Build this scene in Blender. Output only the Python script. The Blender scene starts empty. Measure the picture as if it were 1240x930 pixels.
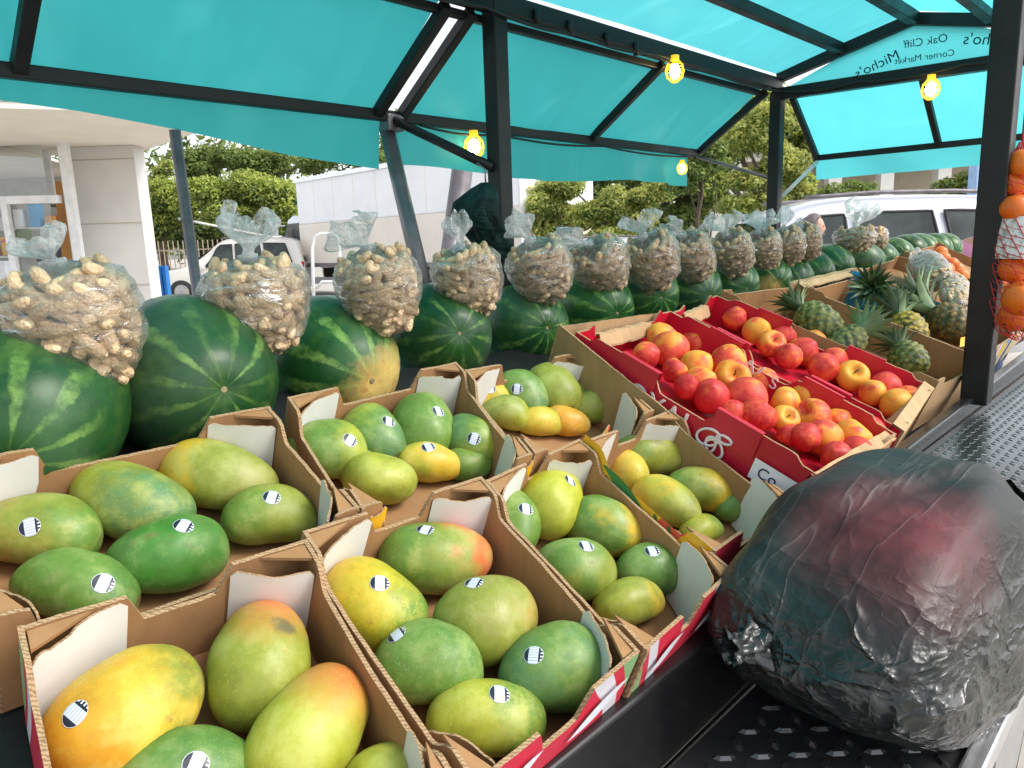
import bpy, bmesh, math, random
import numpy as np
from mathutils import Vector, Matrix, Quaternion, noise as mnoise
from mathutils.bvhtree import BVHTree
random.seed(7); rng = np.random.default_rng(7)
sc = bpy.context.scene
COL = sc.collection
R = math.radians
G = 1.5                                   # eye height above the ground
# ------------------------------------------------------------------ camera model
FPX = 890.0
PITCH, ROLL, AZ, TILT = R(10.87), R(-1.943), R(44.33), R(22)
Fv = np.array([math.cos(AZ)*math.cos(PITCH), math.sin(AZ)*math.cos(PITCH), -math.sin(PITCH)])
rv = np.array([math.sin(AZ), -math.cos(AZ), 0.0]); uv_ = np.cross(rv, Fv)
RIGHT = rv*math.cos(ROLL)+uv_*math.sin(ROLL); UP = -rv*math.sin(ROLL)+uv_*math.cos(ROLL)
RM = np.array([RIGHT, UP, Fv])
CAMP = np.array([0, 0, G])
FH = Vector((math.cos(AZ), math.sin(AZ), 0)); RH = Vector((math.sin(AZ), -math.cos(AZ), 0)); ZV = Vector((0, 0, 1))
SN = np.array([0, -math.sin(TILT), math.cos(TILT)])      # normal of the slanted display
SNV = Vector(SN)
def ray(x, y): return RM.T @ np.array([x-620, 465-y, FPX])/FPX
def V(a): return Vector((float(a[0]), float(a[1]), float(a[2])))
def at_depth(x, y, d): return V(CAMP+ray(x, y)*d)
def at_y(x, y, Y): q = ray(x, y); return V(CAMP+q*Y/q[1])
def at_x(x, y, X): q = ray(x, y); return V(CAMP+q*X/q[0])
def at_z(x, y, Z): q = ray(x, y); return V(CAMP+q*(Z-G)/q[2])
def at_slant(x, y, D): q = ray(x, y); return V(CAMP+q*(-D/(SN@q)))
def at_f(x, y, d):
    q = ray(x, y); return V(CAMP+q*d/(q[0]*FH.x+q[1]*FH.y))
def depth(p): return float((np.array(p)-CAMP)@Fv)
def pix(p):
    c = RM@(np.array(p)-CAMP); return 620+FPX*c[0]/c[2], 465-FPX*c[1]/c[2]
# ------------------------------------------------------------------ object helpers
def link(o, parent=None):
    COL.objects.link(o)
    if parent is not None:
        o.parent = parent
        o.matrix_parent_inverse = Matrix.Translation(parent.location).inverted() if False else Matrix()
    return o
def tag(o, label=None, cat=None, group=None, kind=None):
    if label: o['label'] = label
    if cat: o['category'] = cat
    if group: o['group'] = group
    if kind: o['kind'] = kind
    return o
def thing(name, label, cat, loc=(0, 0, 0), group=None, rotz=0):
    o = bpy.data.objects.new(name, None); o.location = loc; o.rotation_euler = (0, 0, rotz)
    o.empty_display_size = .05
    COL.objects.link(o); return tag(o, label, cat, group)
class MB:
    def __init__(s): s.v = []; s.f = []; s.m = []; s.uv = {}
    def add(s, vs, fs, mi=0):
        b = len(s.v); s.v += [tuple(v) for v in vs]
        for f in fs: s.f.append(tuple(b+i for i in f)); s.m.append(mi)
        return s
    def quad(s, a, b, c, d, mi=0): return s.add([a, b, c, d], [(0, 1, 2, 3)], mi)
    def box(s, c, size, mi=0, ax=None):
        ax = ax or (Vector((1, 0, 0)), Vector((0, 1, 0)), Vector((0, 0, 1)))
        c = Vector(c); h = [a*(q/2) for a, q in zip(ax, size)]
        vs = [c+h[0]*i+h[1]*j+h[2]*k for i in (-1, 1) for j in (-1, 1) for k in (-1, 1)]
        return s.add(vs, [(0, 1, 3, 2), (4, 6, 7, 5), (0, 4, 5, 1), (2, 3, 7, 6), (0, 2, 6, 4), (1, 5, 7, 3)], mi)
    def bar(s, p0, p1, w, h, mi=0, up=ZV, ext=0):
        p0 = Vector(p0); p1 = Vector(p1); d = (p1-p0).normalized()
        sd = d.cross(up)
        if sd.length < 1e-4: sd = d.cross(Vector((1, 0, 0)))
        sd.normalize(); u2 = sd.cross(d)
        L = (p1-p0).length+2*ext
        return s.box((p0+p1)/2, (L, w, h), mi, (d, sd, u2))
    def tube(s, pts, r, mi=0, n=8, cap=True):
        pts = [Vector(p) for p in pts]; rings = []
        rr = r if isinstance(r, (list, tuple)) else [r]*len(pts)
        prev = None
        for i, p in enumerate(pts):
            d = (pts[min(i+1, len(pts)-1)]-pts[max(i-1, 0)]).normalized()
            a = prev if prev is not None else (Vector((0, 0, 1)) if abs(d.z) < .9 else Vector((1, 0, 0)))
            a = (a-d*a.dot(d)).normalized(); prev = a; b = d.cross(a)
            rings.append([p+(a*math.cos(t)+b*math.sin(t))*rr[i] for t in [2*math.pi*k/n for k in range(n)]])
        b0 = len(s.v)
        for rg in rings: s.v += [tuple(v) for v in rg]
        for i in range(len(pts)-1):
            for k in range(n):
                s.f.append((b0+i*n+k, b0+i*n+(k+1) % n, b0+(i+1)*n+(k+1) % n, b0+(i+1)*n+k)); s.m.append(mi)
        if cap:
            s.f.append(tuple(b0+k for k in reversed(range(n)))); s.m.append(mi)
            s.f.append(tuple(b0+(len(pts)-1)*n+k for k in range(n))); s.m.append(mi)
        return s
    def grid(s, P, mi=0, wrap=False):
        nr = len(P); nc = len(P[0]); b = len(s.v)
        for row in P: s.v += [tuple(v) for v in row]
        for i in range(nr-1):
            for j in range(nc if wrap else nc-1):
                k = (j+1) % nc
                s.f.append((b+i*nc+j, b+i*nc+k, b+(i+1)*nc+k, b+(i+1)*nc+j)); s.m.append(mi)
        return s
    def mesh(s, name, mats, smooth=False):
        me = bpy.data.meshes.new(name); me.from_pydata(s.v, [], s.f); me.update()
        for m in (mats if isinstance(mats, (list, tuple)) else [mats]): me.materials.append(m)
        if len(me.materials) > 1: me.polygons.foreach_set('material_index', s.m)
        if smooth: me.polygons.foreach_set('use_smooth', [True]*len(me.polygons))
        me.update(); return me
    def build(s, name, mats, parent=None, smooth=False, bevel=0, seg=2):
        me = s.mesh(name, mats, smooth)
        o = bpy.data.objects.new(name, me)
        if bevel:
            md = o.modifiers.new('bevel', 'BEVEL'); md.width = bevel; md.segments = seg; md.limit_method = 'ANGLE'; md.angle_limit = R(40)
        if parent is not None:
            COL.objects.link(o); o.parent = parent
            o.matrix_parent_inverse = parent_inv(parent)
        else: COL.objects.link(o)
        return o
def parent_inv(p):
    return (Matrix.Translation(p.location) @ p.rotation_euler.to_matrix().to_4x4()).inverted() if p.get('_w', 1) and p.parent is None else Matrix()
def child(o, p):
    COL.objects.link(o); o.parent = p; o.matrix_parent_inverse = Matrix(); return o
# ------------------------------------------------------------------ materials
class NT:
    def __init__(s, name):
        s.m = bpy.data.materials.new(name); s.m.use_nodes = True; s.t = s.m.node_tree; s.t.nodes.clear()
        s.out = s.n('ShaderNodeOutputMaterial')
    def n(s, typ, ins=None, **kw):
        nd = s.t.nodes.new(typ)
        for k, v in kw.items(): setattr(nd, k, v)
        for k, v in (ins or {}).items():
            sk = nd.inputs[k]
            if isinstance(v, bpy.types.NodeSocket): s.t.links.new(v, sk)
            else:
                if sk.type == 'RGBA' and len(v) == 3: v = (*v, 1)
                sk.default_value = v
        return nd
    def l(s, a, b): s.t.links.new(a, b)
    def math(s, op, a, b=0.0, c=None):
        nd = s.n('ShaderNodeMath', operation=op)
        for i, x in enumerate((a, b, c)):
            if x is None: continue
            if isinstance(x, bpy.types.NodeSocket): s.l(x, nd.inputs[i])
            else: nd.inputs[i].default_value = x
        return nd.outputs[0]
    def mix(s, fac, a, b, mode='MIX'):
        nd = s.n('ShaderNodeMix', data_type='RGBA', blend_type=mode)
        for i, x in ((0, fac), (6, a), (7, b)):
            if isinstance(x, bpy.types.NodeSocket): s.l(x, nd.inputs[i])
            else: nd.inputs[i].default_value = x if i == 0 else (*x, 1)[:4]
        return nd.outputs[2]
    def ramp(s, fac, stops):
        nd = s.n('ShaderNodeValToRGB'); e = nd.color_ramp.elements
        while len(e) < len(stops): e.new(.5)
        for el, (p, c) in zip(e, stops): el.position = p; el.color = (*c, 1) if len(c) == 3 else c
        if isinstance(fac, bpy.types.NodeSocket): s.l(fac, nd.inputs[0])
        return nd.outputs[0]
    def noise(s, scale, detail=3, rough=.5, vec=None, dist=0):
        nd = s.n('ShaderNodeTexNoise', {'Scale': scale, 'Detail': detail, 'Roughness': rough, 'Distortion': dist})
        nd.normalize = True
        s.l(vec if vec is not None else s.obj(), nd.inputs['Vector']); return nd.outputs[0]
    def obj(s):
        if not hasattr(s, 'tc'): s.tc = s.n('ShaderNodeTexCoord')
        return s.tc.outputs['Object']
    def mapr(s, x, a, b, c=0., d=1.):
        nd = s.n('ShaderNodeMapRange', {'From Min': a, 'From Max': b, 'To Min': c, 'To Max': d}); nd.clamp = True
        s.l(x, nd.inputs[0]); return nd.outputs[0]
    def bump(s, h, strength=.3, dist=.01):
        return s.n('ShaderNodeBump', {'Strength': strength, 'Distance': dist, 'Height': h}).outputs[0]
    def bsdf(s, **kw):
        nd = s.n('ShaderNodeBsdfPrincipled')
        for k, v in kw.items():
            sk = nd.inputs[k.replace('_', ' ')]
            if isinstance(v, bpy.types.NodeSocket): s.l(v, sk)
            else: sk.default_value = (*v, 1) if isinstance(v, tuple) and len(v) == 3 and sk.type == 'RGBA' else v
        s.l(nd.outputs[0], s.out.inputs[0]); return nd
def simple(name, col, rough=.5, metal=0., var=.12, scale=8, bump=0., bscale=40, spec=.5):
    t = NT(name); nz = t.noise(scale, 4, .6)
    a = tuple(c*(1-var) for c in col); b = tuple(min(1, c*(1+var)) for c in col)
    kw = dict(Base_Color=t.ramp(nz, [(.3, a), (.7, b)]), Roughness=rough, Metallic=metal, Specular_IOR_Level=spec)
    if bump: kw['Normal'] = t.bump(t.noise(bscale, 4), bump, .01)
    t.bsdf(**kw); return t.m
M = {}
def mk_cardboard(name, col, flutes=True):
    t = NT(name)
    nz = t.noise(5, 5, .6); fib = t.n('ShaderNodeTexNoise', {'Scale': 60., 'Detail': 3.})
    mp = t.n('ShaderNodeMapping', {'Scale': (1, 1, .12)}); t.l(t.obj(), mp.inputs[0]); t.l(mp.outputs[0], fib.inputs['Vector'])
    c = t.ramp(nz, [(.25, tuple(x*.78 for x in col)), (.5, col), (.8, tuple(min(1, x*1.15) for x in col))])
    c = t.mix(.25, c, t.ramp(fib.outputs[0], [(.3, (.55, .5, .45)), (.7, (1, 1, 1))]), 'MULTIPLY')
    spk = t.noise(22, 6, .75); c = t.mix(t.mapr(spk, .66, .78, 0, .45), c, tuple(x*.45 for x in col))
    t.bsdf(Base_Color=c, Roughness=.85, Specular_IOR_Level=.2, Normal=t.bump(t.noise(120, 3), .15, .002)); return t.m
M['card'] = mk_cardboard('cardboard', (.36, .195, .088))
M['card_pale'] = mk_cardboard('pale_cardboard', (.50, .33, .18))
M['card_olive'] = mk_cardboard('olive_cardboard', (.34, .225, .10))
t = NT('corrugated_edge'); w = t.n('ShaderNodeTexWave', {'Scale': 95., 'Distortion': 6., 'Detail': 3., 'Detail Scale': 3.}); w.wave_type = 'BANDS'; w.bands_direction = 'DIAGONAL'
t.l(t.obj(), w.inputs['Vector']); t.bsdf(Base_Color=t.ramp(w.outputs['Fac'], [(.15, (.22, .13, .062)), (.4, (.34, .21, .108)), (.9, (.42, .275, .15))]), Roughness=.9); M['edge'] = t.m
t = NT('white_liner'); nz = t.noise(6, 5, .6); cr = t.noise(3, 2, .5, dist=1.5)
t.bsdf(Base_Color=t.ramp(nz, [(.3, (.58, .56, .53)), (.7, (.73, .72, .70))]), Roughness=.55, Normal=t.bump(cr, .35, .012)); M['white_card'] = t.m
# printed carton outside: pink red, white swooshes, yellow
def mk_print(name, stops, scale=5.0, dist=3.0):
    t = NT(name); w = t.n('ShaderNodeTexWave', {'Scale': scale, 'Distortion': dist, 'Detail': 1.5, 'Detail Scale': 1.4}); w.bands_direction = 'DIAGONAL'
    t.l(t.obj(), w.inputs['Vector']); r = t.n('ShaderNodeValToRGB'); r.color_ramp.interpolation = 'CONSTANT'; e = r.color_ramp.elements
    while len(e) < len(stops): e.new(.5)
    for el, (p, c) in zip(e, stops): el.position = p; el.color = (*c, 1)
    t.l(w.outputs['Fac'], r.inputs[0]); scr = t.noise(30, 6, .8)
    c = t.mix(t.mapr(scr, .62, .8, 0, .5), r.outputs[0], (.6, .5, .42)); t.bsdf(Base_Color=c, Roughness=.4); return t.m
M['print'] = mk_print('carton_print', [(0, (.66, .035, .07)), (.62, (.72, .70, .74)), (.86, (.62, .04, .07)), (.965, (.25, .45, .2))], 1.7, 3.2)
M['yellow'] = mk_print('yellow_print', [(0, (.80, .43, .02)), (.94, (.70, .10, .05))], 1.6, 2)
M['red'] = None
t = NT('red_print'); nz = t.noise(7, 5, .6); sc_ = t.noise(45, 5, .8)
c = t.ramp(nz, [(.3, (.42, .006, .022)), (.7, (.56, .012, .036))]); c = t.mix(t.mapr(sc_, .68, .8, 0, .35), c, (.75, .45, .42))
t.bsdf(Base_Color=c, Roughness=.38, Normal=t.bump(t.noise(9, 3), .12, .01)); M['red'] = t.m
M['lettering'] = simple('white_lettering', (.78, .66, .66), .5)
M['navy'] = simple('navy_print', (.03, .035, .09), .5)
M['paper'] = simple('white_paper', (.78, .79, .85), .5)
M['blue_print'] = simple('blue_print', (.02, .33, .68), .45)
M['black_metal'] = None
t = NT('black_painted_steel'); nz = t.noise(9, 5, .65); sp = t.noise(60, 4, .8)
c = t.ramp(nz, [(.3, (.008, .009, .009)), (.75, (.022, .024, .024))]); c = t.mix(t.mapr(sp, .7, .8, 0, .5), c, (.16, .13, .1))
t.bsdf(Base_Color=c, Roughness=t.mapr(nz, .3, .7, .34, .6), Specular_IOR_Level=.3, Normal=t.bump(t.noise(35, 3), .08, .004)); M['black_metal'] = t.m
t = NT('gloss_black_steel'); nz = t.noise(4, 4, .6, dist=.6)
t.bsdf(Base_Color=t.ramp(nz, [(.35, (.010, .010, .011)), (.66, (.02, .018, .018))]), Roughness=.22, Normal=t.bump(t.noise(12, 2), .05, .01)); M['gloss_black'] = t.m
M['grey_metal'] = simple('grey_steel', (.20, .18, .19), .42, .5, .25, 14)
M['bright_metal'] = simple('bright_aluminium', (.68, .68, .70), .28, .9, .15, 12)
M['white_metal'] = simple('white_painted_metal', (.75, .75, .76), .4)
# teal awning cloth
def mk_teal(name, dif, trn, mixf=.55, wr=1.0):
    t = NT(name); nz = t.noise(1.3, 3, .5, dist=.3); fi = t.noise(2.5, 3, .5, dist=.4); wv = t.noise(420, 1)
    mp = t.n('ShaderNodeMapping', {'Scale': (2.2, .8, .8), 'Rotation': (.3, .4, .9)}); t.l(t.obj(), mp.inputs[0])
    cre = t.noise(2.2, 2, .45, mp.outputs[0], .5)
    h = t.math('ADD', t.math('MULTIPLY', nz, .6), t.math('MULTIPLY', cre, .5))
    nrm = t.bump(h, .55*wr, .08)
    sh = t.ramp(fi, [(.3, (.93, .94, .94)), (.7, (1, 1, 1))])
    d = t.n('ShaderNodeBsdfPrincipled', {'Base Color': t.mix(1., dif, sh, 'MULTIPLY'), 'Roughness': .5, 'Specular IOR Level': .25, 'Normal': nrm})
    cs = t.mix(t.mapr(cre, .54, .66, 0, .3), trn, tuple(min(1, x*1.3+.08) for x in trn))  # light streaks on the creases are mixed into the cloth colour
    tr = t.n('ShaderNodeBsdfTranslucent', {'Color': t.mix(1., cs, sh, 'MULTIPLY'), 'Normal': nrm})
    mx = t.n('ShaderNodeMixShader', {0: mixf, 1: d.outputs[0], 2: tr.outputs[0]}); t.l(mx.outputs[0], t.out.inputs[0]); return t.m
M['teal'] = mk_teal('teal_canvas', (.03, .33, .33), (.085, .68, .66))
M['teal_lit'] = mk_teal('lit_teal_canvas', (.04, .40, .43), (.14, .74, .79), .62)  # same cloth with the brighter light on these panels put into its colour
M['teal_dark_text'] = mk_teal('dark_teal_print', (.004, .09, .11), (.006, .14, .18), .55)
# tread plate
t = NT('tread_plate'); nz = t.noise(6, 4, .6, dist=.5)
t.bsdf(Base_Color=t.ramp(nz, [(.3, (.07, .073, .078)), (.7, (.15, .152, .156))]), Roughness=.30, Metallic=.7, Normal=t.bump(t.noise(90, 3), .12, .003)); M['tread'] = t.m
t = NT('tread_plate_fender'); nz = t.noise(3, 4, .6, dist=.5)
t.bsdf(Base_Color=t.ramp(nz, [(.3, (.05, .056, .056)), (.7, (.13, .14, .14))]), Roughness=.22, Metallic=.7, Normal=t.bump(t.noise(90, 3), .1, .003)); M['fender'] = t.m
# mango skin
def mk_mango(i, a, b, c, blush=None, scar=False, tip=.06):
    t = NT('mango_skin'); t.obj(); sep = t.n('ShaderNodeSeparateXYZ'); t.l(t.obj(), sep.inputs[0])
    mp = t.n('ShaderNodeMapping', {'Location': (i*3.7, i*1.3, i*2.1)}); t.l(t.obj(), mp.inputs[0]); vec = mp.outputs[0]
    n1 = t.noise(16, 4, .6, vec); n2 = t.noise(45, 4, .65, vec)
    x = t.math('ADD', t.mapr(sep.outputs[0], -.062, .062), t.math('MULTIPLY', t.math('SUBTRACT', n1, .5), 1.7))
    x = t.math('ADD', x, t.math('MULTIPLY', t.math('SUBTRACT', n2, .5), .6))
    col = t.ramp(x, [(.05, a), (.5, b), (.95, c)])
    n4 = t.noise(22, 5, .7, vec); col = t.mix(t.mapr(n4, .48, .62, 0, .6), col, tuple(min(1, (q*.6+p*.4)*1.3+.03) for q, p in zip(b, (.30, .30, .10)))); col = t.mix(t.mapr(n4, .32, .46, .5, 0), col, tuple(q*.55 for q in b))
    if blush:
        bx = t.math('ADD', t.math('MULTIPLY', sep.outputs[0], 9.), t.math('MULTIPLY', sep.outputs[2], 9.)); bx = t.math('ADD', bx, t.math('MULTIPLY', n1, .8))
        col = t.mix(t.mapr(bx, .55, 1.25, 0, .85), col, blush)
    vo = t.n('ShaderNodeTexVoronoi', {'Scale': 260.}); t.l(vec, vo.inputs['Vector'])
    dots = t.mapr(vo.outputs['Distance'], .12, .25, .6, 0); pn = t.noise(9, 2, .5, vec)
    col = t.mix(t.math('MULTIPLY', dots, t.mapr(pn, .4, .6)), col, tuple(min(1, q*1.35+.07) for q in b))
    sp = t.noise(30, 5, .7, vec); col = t.mix(t.mapr(sp, .62, .72, 0, .6), col, (.17, .11, .035))
    bl = t.noise(7, 5, .7, vec); col = t.mix(t.mapr(bl, .60, .70, 0, .4), col, (.34, .29, .12))
    st_ = t.n('ShaderNodeVectorMath', operation='DISTANCE'); t.l(t.obj(), st_.inputs[0]); st_.inputs[1].default_value = ((1 if i % 3 else -1)*tip, 0, -.004)
    col = t.mix(t.mapr(t.math('ADD', st_.outputs['Value'], t.math('MULTIPLY', t.math('SUBTRACT', n2, .5), .012)), .004, .010, .75, 0), col, (.14, .09, .04))
    if scar:
        sx = t.n('ShaderNodeVectorMath', operation='DISTANCE'); t.l(t.obj(), sx.inputs[0]); sx.inputs[1].default_value = scar
        q = t.math('ADD', sx.outputs['Value'], t.math('MULTIPLY', t.math('SUBTRACT', n2, .5), .035))
        col = t.mix(t.mapr(q, .006, .017, .8, 0), col, (.10, .09, .05))
    t.bsdf(Base_Color=col, Roughness=t.mapr(n2, .3, .7, .38, .54), Specular_IOR_Level=.42, Subsurface_Weight=.06, Subsurface_Scale=.01, Subsurface_Radius=(1., .6, .2), Normal=t.bump(t.math('ADD', n2, t.math('MULTIPLY', n1, 2.)), .10, .004)); return t.m
GR = (.125, .225, .035); DG = (.085, .185, .035); OL = (.235, .26, .035); YG = (.36, .37, .035); YE = (.62, .40, .03); OR = (.66, .30, .02); RB = (.62, .12, .045); TN = (.36, .27, .06); BG = (.10, .205, .075)
t = NT('sticker_print'); u = t.n('ShaderNodeUVMap'); s_ = t.n('ShaderNodeSeparateXYZ'); t.l(u.outputs[0], s_.inputs[0])
band = t.math('LESS_THAN', t.math('ABSOLUTE', t.math('SUBTRACT', s_.outputs[0], .5)), .24)
lines = t.math('GREATER_THAN', t.math('SINE', t.math('MULTIPLY', s_.outputs[1], 42.)), .35)
inner = t.math('LESS_THAN', t.math('ABSOLUTE', t.math('SUBTRACT', s_.outputs[0], .5)), .22)
wc = t.mix(t.math('MULTIPLY', t.math('MULTIPLY', lines, inner), .55), (.66, .69, .74), (.12, .17, .36))
dots = t.math('GREATER_THAN', t.math('MULTIPLY', t.math('SINE', t.math('MULTIPLY', s_.outputs[1], 34.)), t.math('GREATER_THAN', s_.outputs[0], .84)), .3)
dk = t.mix(dots, (.012, .014, .03), (.8, .8, .82))
rim_ = t.n('ShaderNodeVectorMath', operation='DISTANCE'); t.l(u.outputs[0], rim_.inputs[0]); rim_.inputs[1].default_value = (.5, .5, 0); fin = t.mix(t.math('GREATER_THAN', rim_.outputs['Value'], .475), t.mix(band, dk, wc), (.6, .62, .66)); t.bsdf(Base_Color=fin, Roughness=.35); M['sticker'] = t.m
M['stem'] = simple('brown_stem', (.10, .06, .03), .8)
# apple skin
def mk_apple(bias, i):
    t = NT('apple_skin'); s = t.n('ShaderNodeSeparateXYZ'); t.l(t.obj(), s.inputs[0])
    oi = t.n('ShaderNodeObjectInfo'); off = t.n('ShaderNodeVectorMath', operation='SCALE'); off.inputs[0].default_value = (9, 5, 7); t.l(oi.outputs['Random'], off.inputs['Scale'])
    ad = t.n('ShaderNodeVectorMath', operation='ADD'); t.l(t.obj(), ad.inputs[0]); t.l(off.outputs[0], ad.inputs[1])
    n1 = t.noise(20, 3, .6, ad.outputs[0]); mp = t.n('ShaderNodeMapping', {'Scale': (60, 60, 12)}); t.l(ad.outputs[0], mp.inputs[0]); n2 = t.noise(1.5, 4, .6, mp.outputs[0])
    x = t.math('ADD', t.math('MULTIPLY', n1, 1.3), t.math('MULTIPLY', n2, .5)); x = t.math('ADD', x, bias)
    x = t.math('ADD', x, t.mapr(s.outputs[2], .018, .036, 0, .16))
    c = t.ramp(x, [(.66, (.48, .024, .026)), (.88, (.67, .075, .038)), (1.0, (.74, .19, .03))])
    c = t.mix(t.mapr(x, .95, 1.2), c, (.74, .36, .04))
    vo = t.n('ShaderNodeTexVoronoi', {'Scale': 190.}); t.l(ad.outputs[0], vo.inputs['Vector']); c = t.mix(t.mapr(vo.outputs['Distance'], .08, .16, .5, 0), c, (.8, .55, .25))
    mtl = t.noise(55, 4, .7, ad.outputs[0]); c = t.mix(t.mapr(mtl, .55, .7, 0, .3), c, (.70, .22, .05)); t.bsdf(Base_Color=c, Roughness=t.mapr(n1, .3, .7, .40, .55), Specular_IOR_Level=.32, Normal=t.bump(n1, .08, .004)); return t.m
M['apple'] = {k: mk_apple(b, i) for i, (k, b) in enumerate({'dark': -.24, 'red': -.12, 'mixed': .03, 'orange': .15, 'yellow': .26}.items())}
# watermelon rind : local +Z is the blossom end
def mk_melon(name, lightness=0., spot=0.):
    t = NT(name); s = t.n('ShaderNodeSeparateXYZ'); t.l(t.obj(), s.inputs[0])
    oi = t.n('ShaderNodeObjectInfo'); off = t.n('ShaderNodeVectorMath', operation='SCALE'); off.inputs[0].default_value = (9, 5, 7); t.l(oi.outputs['Random'], off.inputs['Scale'])
    ad = t.n('ShaderNodeVectorMath', operation='ADD'); t.l(t.obj(), ad.inputs[0]); t.l(off.outputs[0], ad.inputs[1]); vec = ad.outputs[0]
    ang = t.math('ARCTAN2', s.outputs[1], s.outputs[0]); n1 = t.noise(9, 5, .65, vec); n3 = t.noise(38, 4, .7, vec)
    rad = t.math('SQRT', t.math('ADD', t.math('MULTIPLY', s.outputs[0], s.outputs[0]), t.math('MULTIPLY', s.outputs[1], s.outputs[1])))
    a = t.math('ADD', t.math('MULTIPLY', ang, 11.), t.math('MULTIPLY', t.math('SUBTRACT', n1, .5), t.math('MULTIPLY', rad, 55.)))
    a = t.math('ADD', a, t.math('MULTIPLY', oi.outputs['Random'], 30.))
    st = t.math('SINE', a); jag = t.math('MULTIPLY', t.math('SUBTRACT', n3, .5), t.math('MULTIPLY', rad, 24.))
    st = t.math('ADD', st, jag)
    thin = t.mapr(rad, .012, .10, .80, .30)                       # narrow rays near the tip
    nf = t.noise(34, 6, .74, vec); feath = t.math('MULTIPLY', t.math('SUBTRACT', nf, .5), t.mapr(rad, .0, .06, .3, 2.6)); m1 = t.mapr(t.math('SUBTRACT', t.math('ADD', t.math('SINE', a), feath), thin), -.05, .45)
    pn = t.noise(6.5, 3, .6, vec); pm = t.mapr(t.math('ADD', pn, lightness), .42, .56)
    tip = t.math('MULTIPLY', t.mapr(rad, .065, .10, 1, 0), t.mapr(s.outputs[2], .06, .09))
    tip = t.math('MULTIPLY', tip, t.math('ADD', .7, t.math('MULTIPLY', t.math('SINE', t.math('MULTIPLY', ang, 4.)), .4)))
    m1 = t.math('MULTIPLY', m1, t.math('MAXIMUM', pm, tip))
    m1 = t.math('MULTIPLY', m1, t.mapr(n3, .30, .55, .45, 1.)); brk = t.noise(15, 5, .7, vec); m1 = t.math('MULTIPLY', m1, t.math('MAXIMUM', t.mapr(brk, .38, .56, .15, 1.), tip))
    base = t.ramp(n1, [(.3, (.009, .050, .014)), (.6, (.018, .080, .020)), (.8, (.034, .115, .024))])
    lg = t.ramp(n3, [(.3, (.085, .19, .03)), (.7, (.20, .34, .08))])
    c = t.mix(m1, base, lg)
    mot = t.noise(14, 6, .75, vec); c = t.mix(t.mapr(mot, .50, .66, 0, .6), c, (.075, .15, .022)); mot2 = t.noise(60, 4, .7, vec); c = t.mix(t.mapr(mot2, .35, .5, .35, 0), c, (.006, .03, .01))
    if spot:
        sx = t.n('ShaderNodeVectorMath', operation='DISTANCE'); t.l(t.obj(), sx.inputs[0]); sx.inputs[1].default_value = (.03, -.05, .12)
        q = t.math('ADD', sx.outputs['Value'], t.math('MULTIPLY', t.math('SUBTRACT', n3, .5), .07))
        c = t.mix(t.mapr(q, spot*.55, spot, .92, 0), c, t.ramp(n3, [(.33, (.42, .17, .05)), (.45, (.60, .40, .12)), (.7, (.68, .52, .17))]))
    hz = t.noise(4, 3, .5, vec); c = t.mix(t.mapr(hz, .5, .75, 0, .16), c, (.35, .42, .38))
    hv = t.n('ShaderNodeHueSaturation', {'Value': t.mapr(oi.outputs['Random'], 0, 1, .8, 1.35), 'Color': c}); sc2 = t.noise(18, 6, .8, vec); c = t.mix(t.mapr(sc2, .64, .72, 0, .35), hv.outputs[0], (.22, .24, .14)); t.bsdf(Base_Color=c, Roughness=t.mapr(n1, .3, .7, .25, .40), Specular_IOR_Level=.34, Normal=t.bump(t.math('ADD', n1, t.math('MULTIPLY', nf, .15)), .07, .01)); return t.m
M['melon'] = mk_melon('watermelon_rind'); M['melon_light'] = mk_melon('striped_watermelon_rind', .12); M['melon_spot'] = mk_melon('spotted_watermelon_rind', .06, .115); M['melon_spot2'] = mk_melon('yellow_tip_watermelon_rind', .1, .085)
# peanuts
t = NT('peanut_shell'); oi = t.n('ShaderNodeObjectInfo'); n1 = t.noise(90, 4, .6); vo = t.n('ShaderNodeTexVoronoi', {'Scale': 240.}); t.l(t.obj(), vo.inputs['Vector'])
c = t.ramp(n1, [(.25, (.52, .31, .165)), (.5, (.76, .53, .31)), (.8, (.85, .65, .43))]); br = t.mapr(oi.outputs['Random'], 0, 1, .72, 1.12)
hs = t.n('ShaderNodeHueSaturation', {'Value': br, 'Color': c})
t.bsdf(Base_Color=hs.outputs[0], Roughness=.7, Normal=t.bump(vo.outputs['Distance'], .6, .004)); M['peanut'] = t.m
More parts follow.
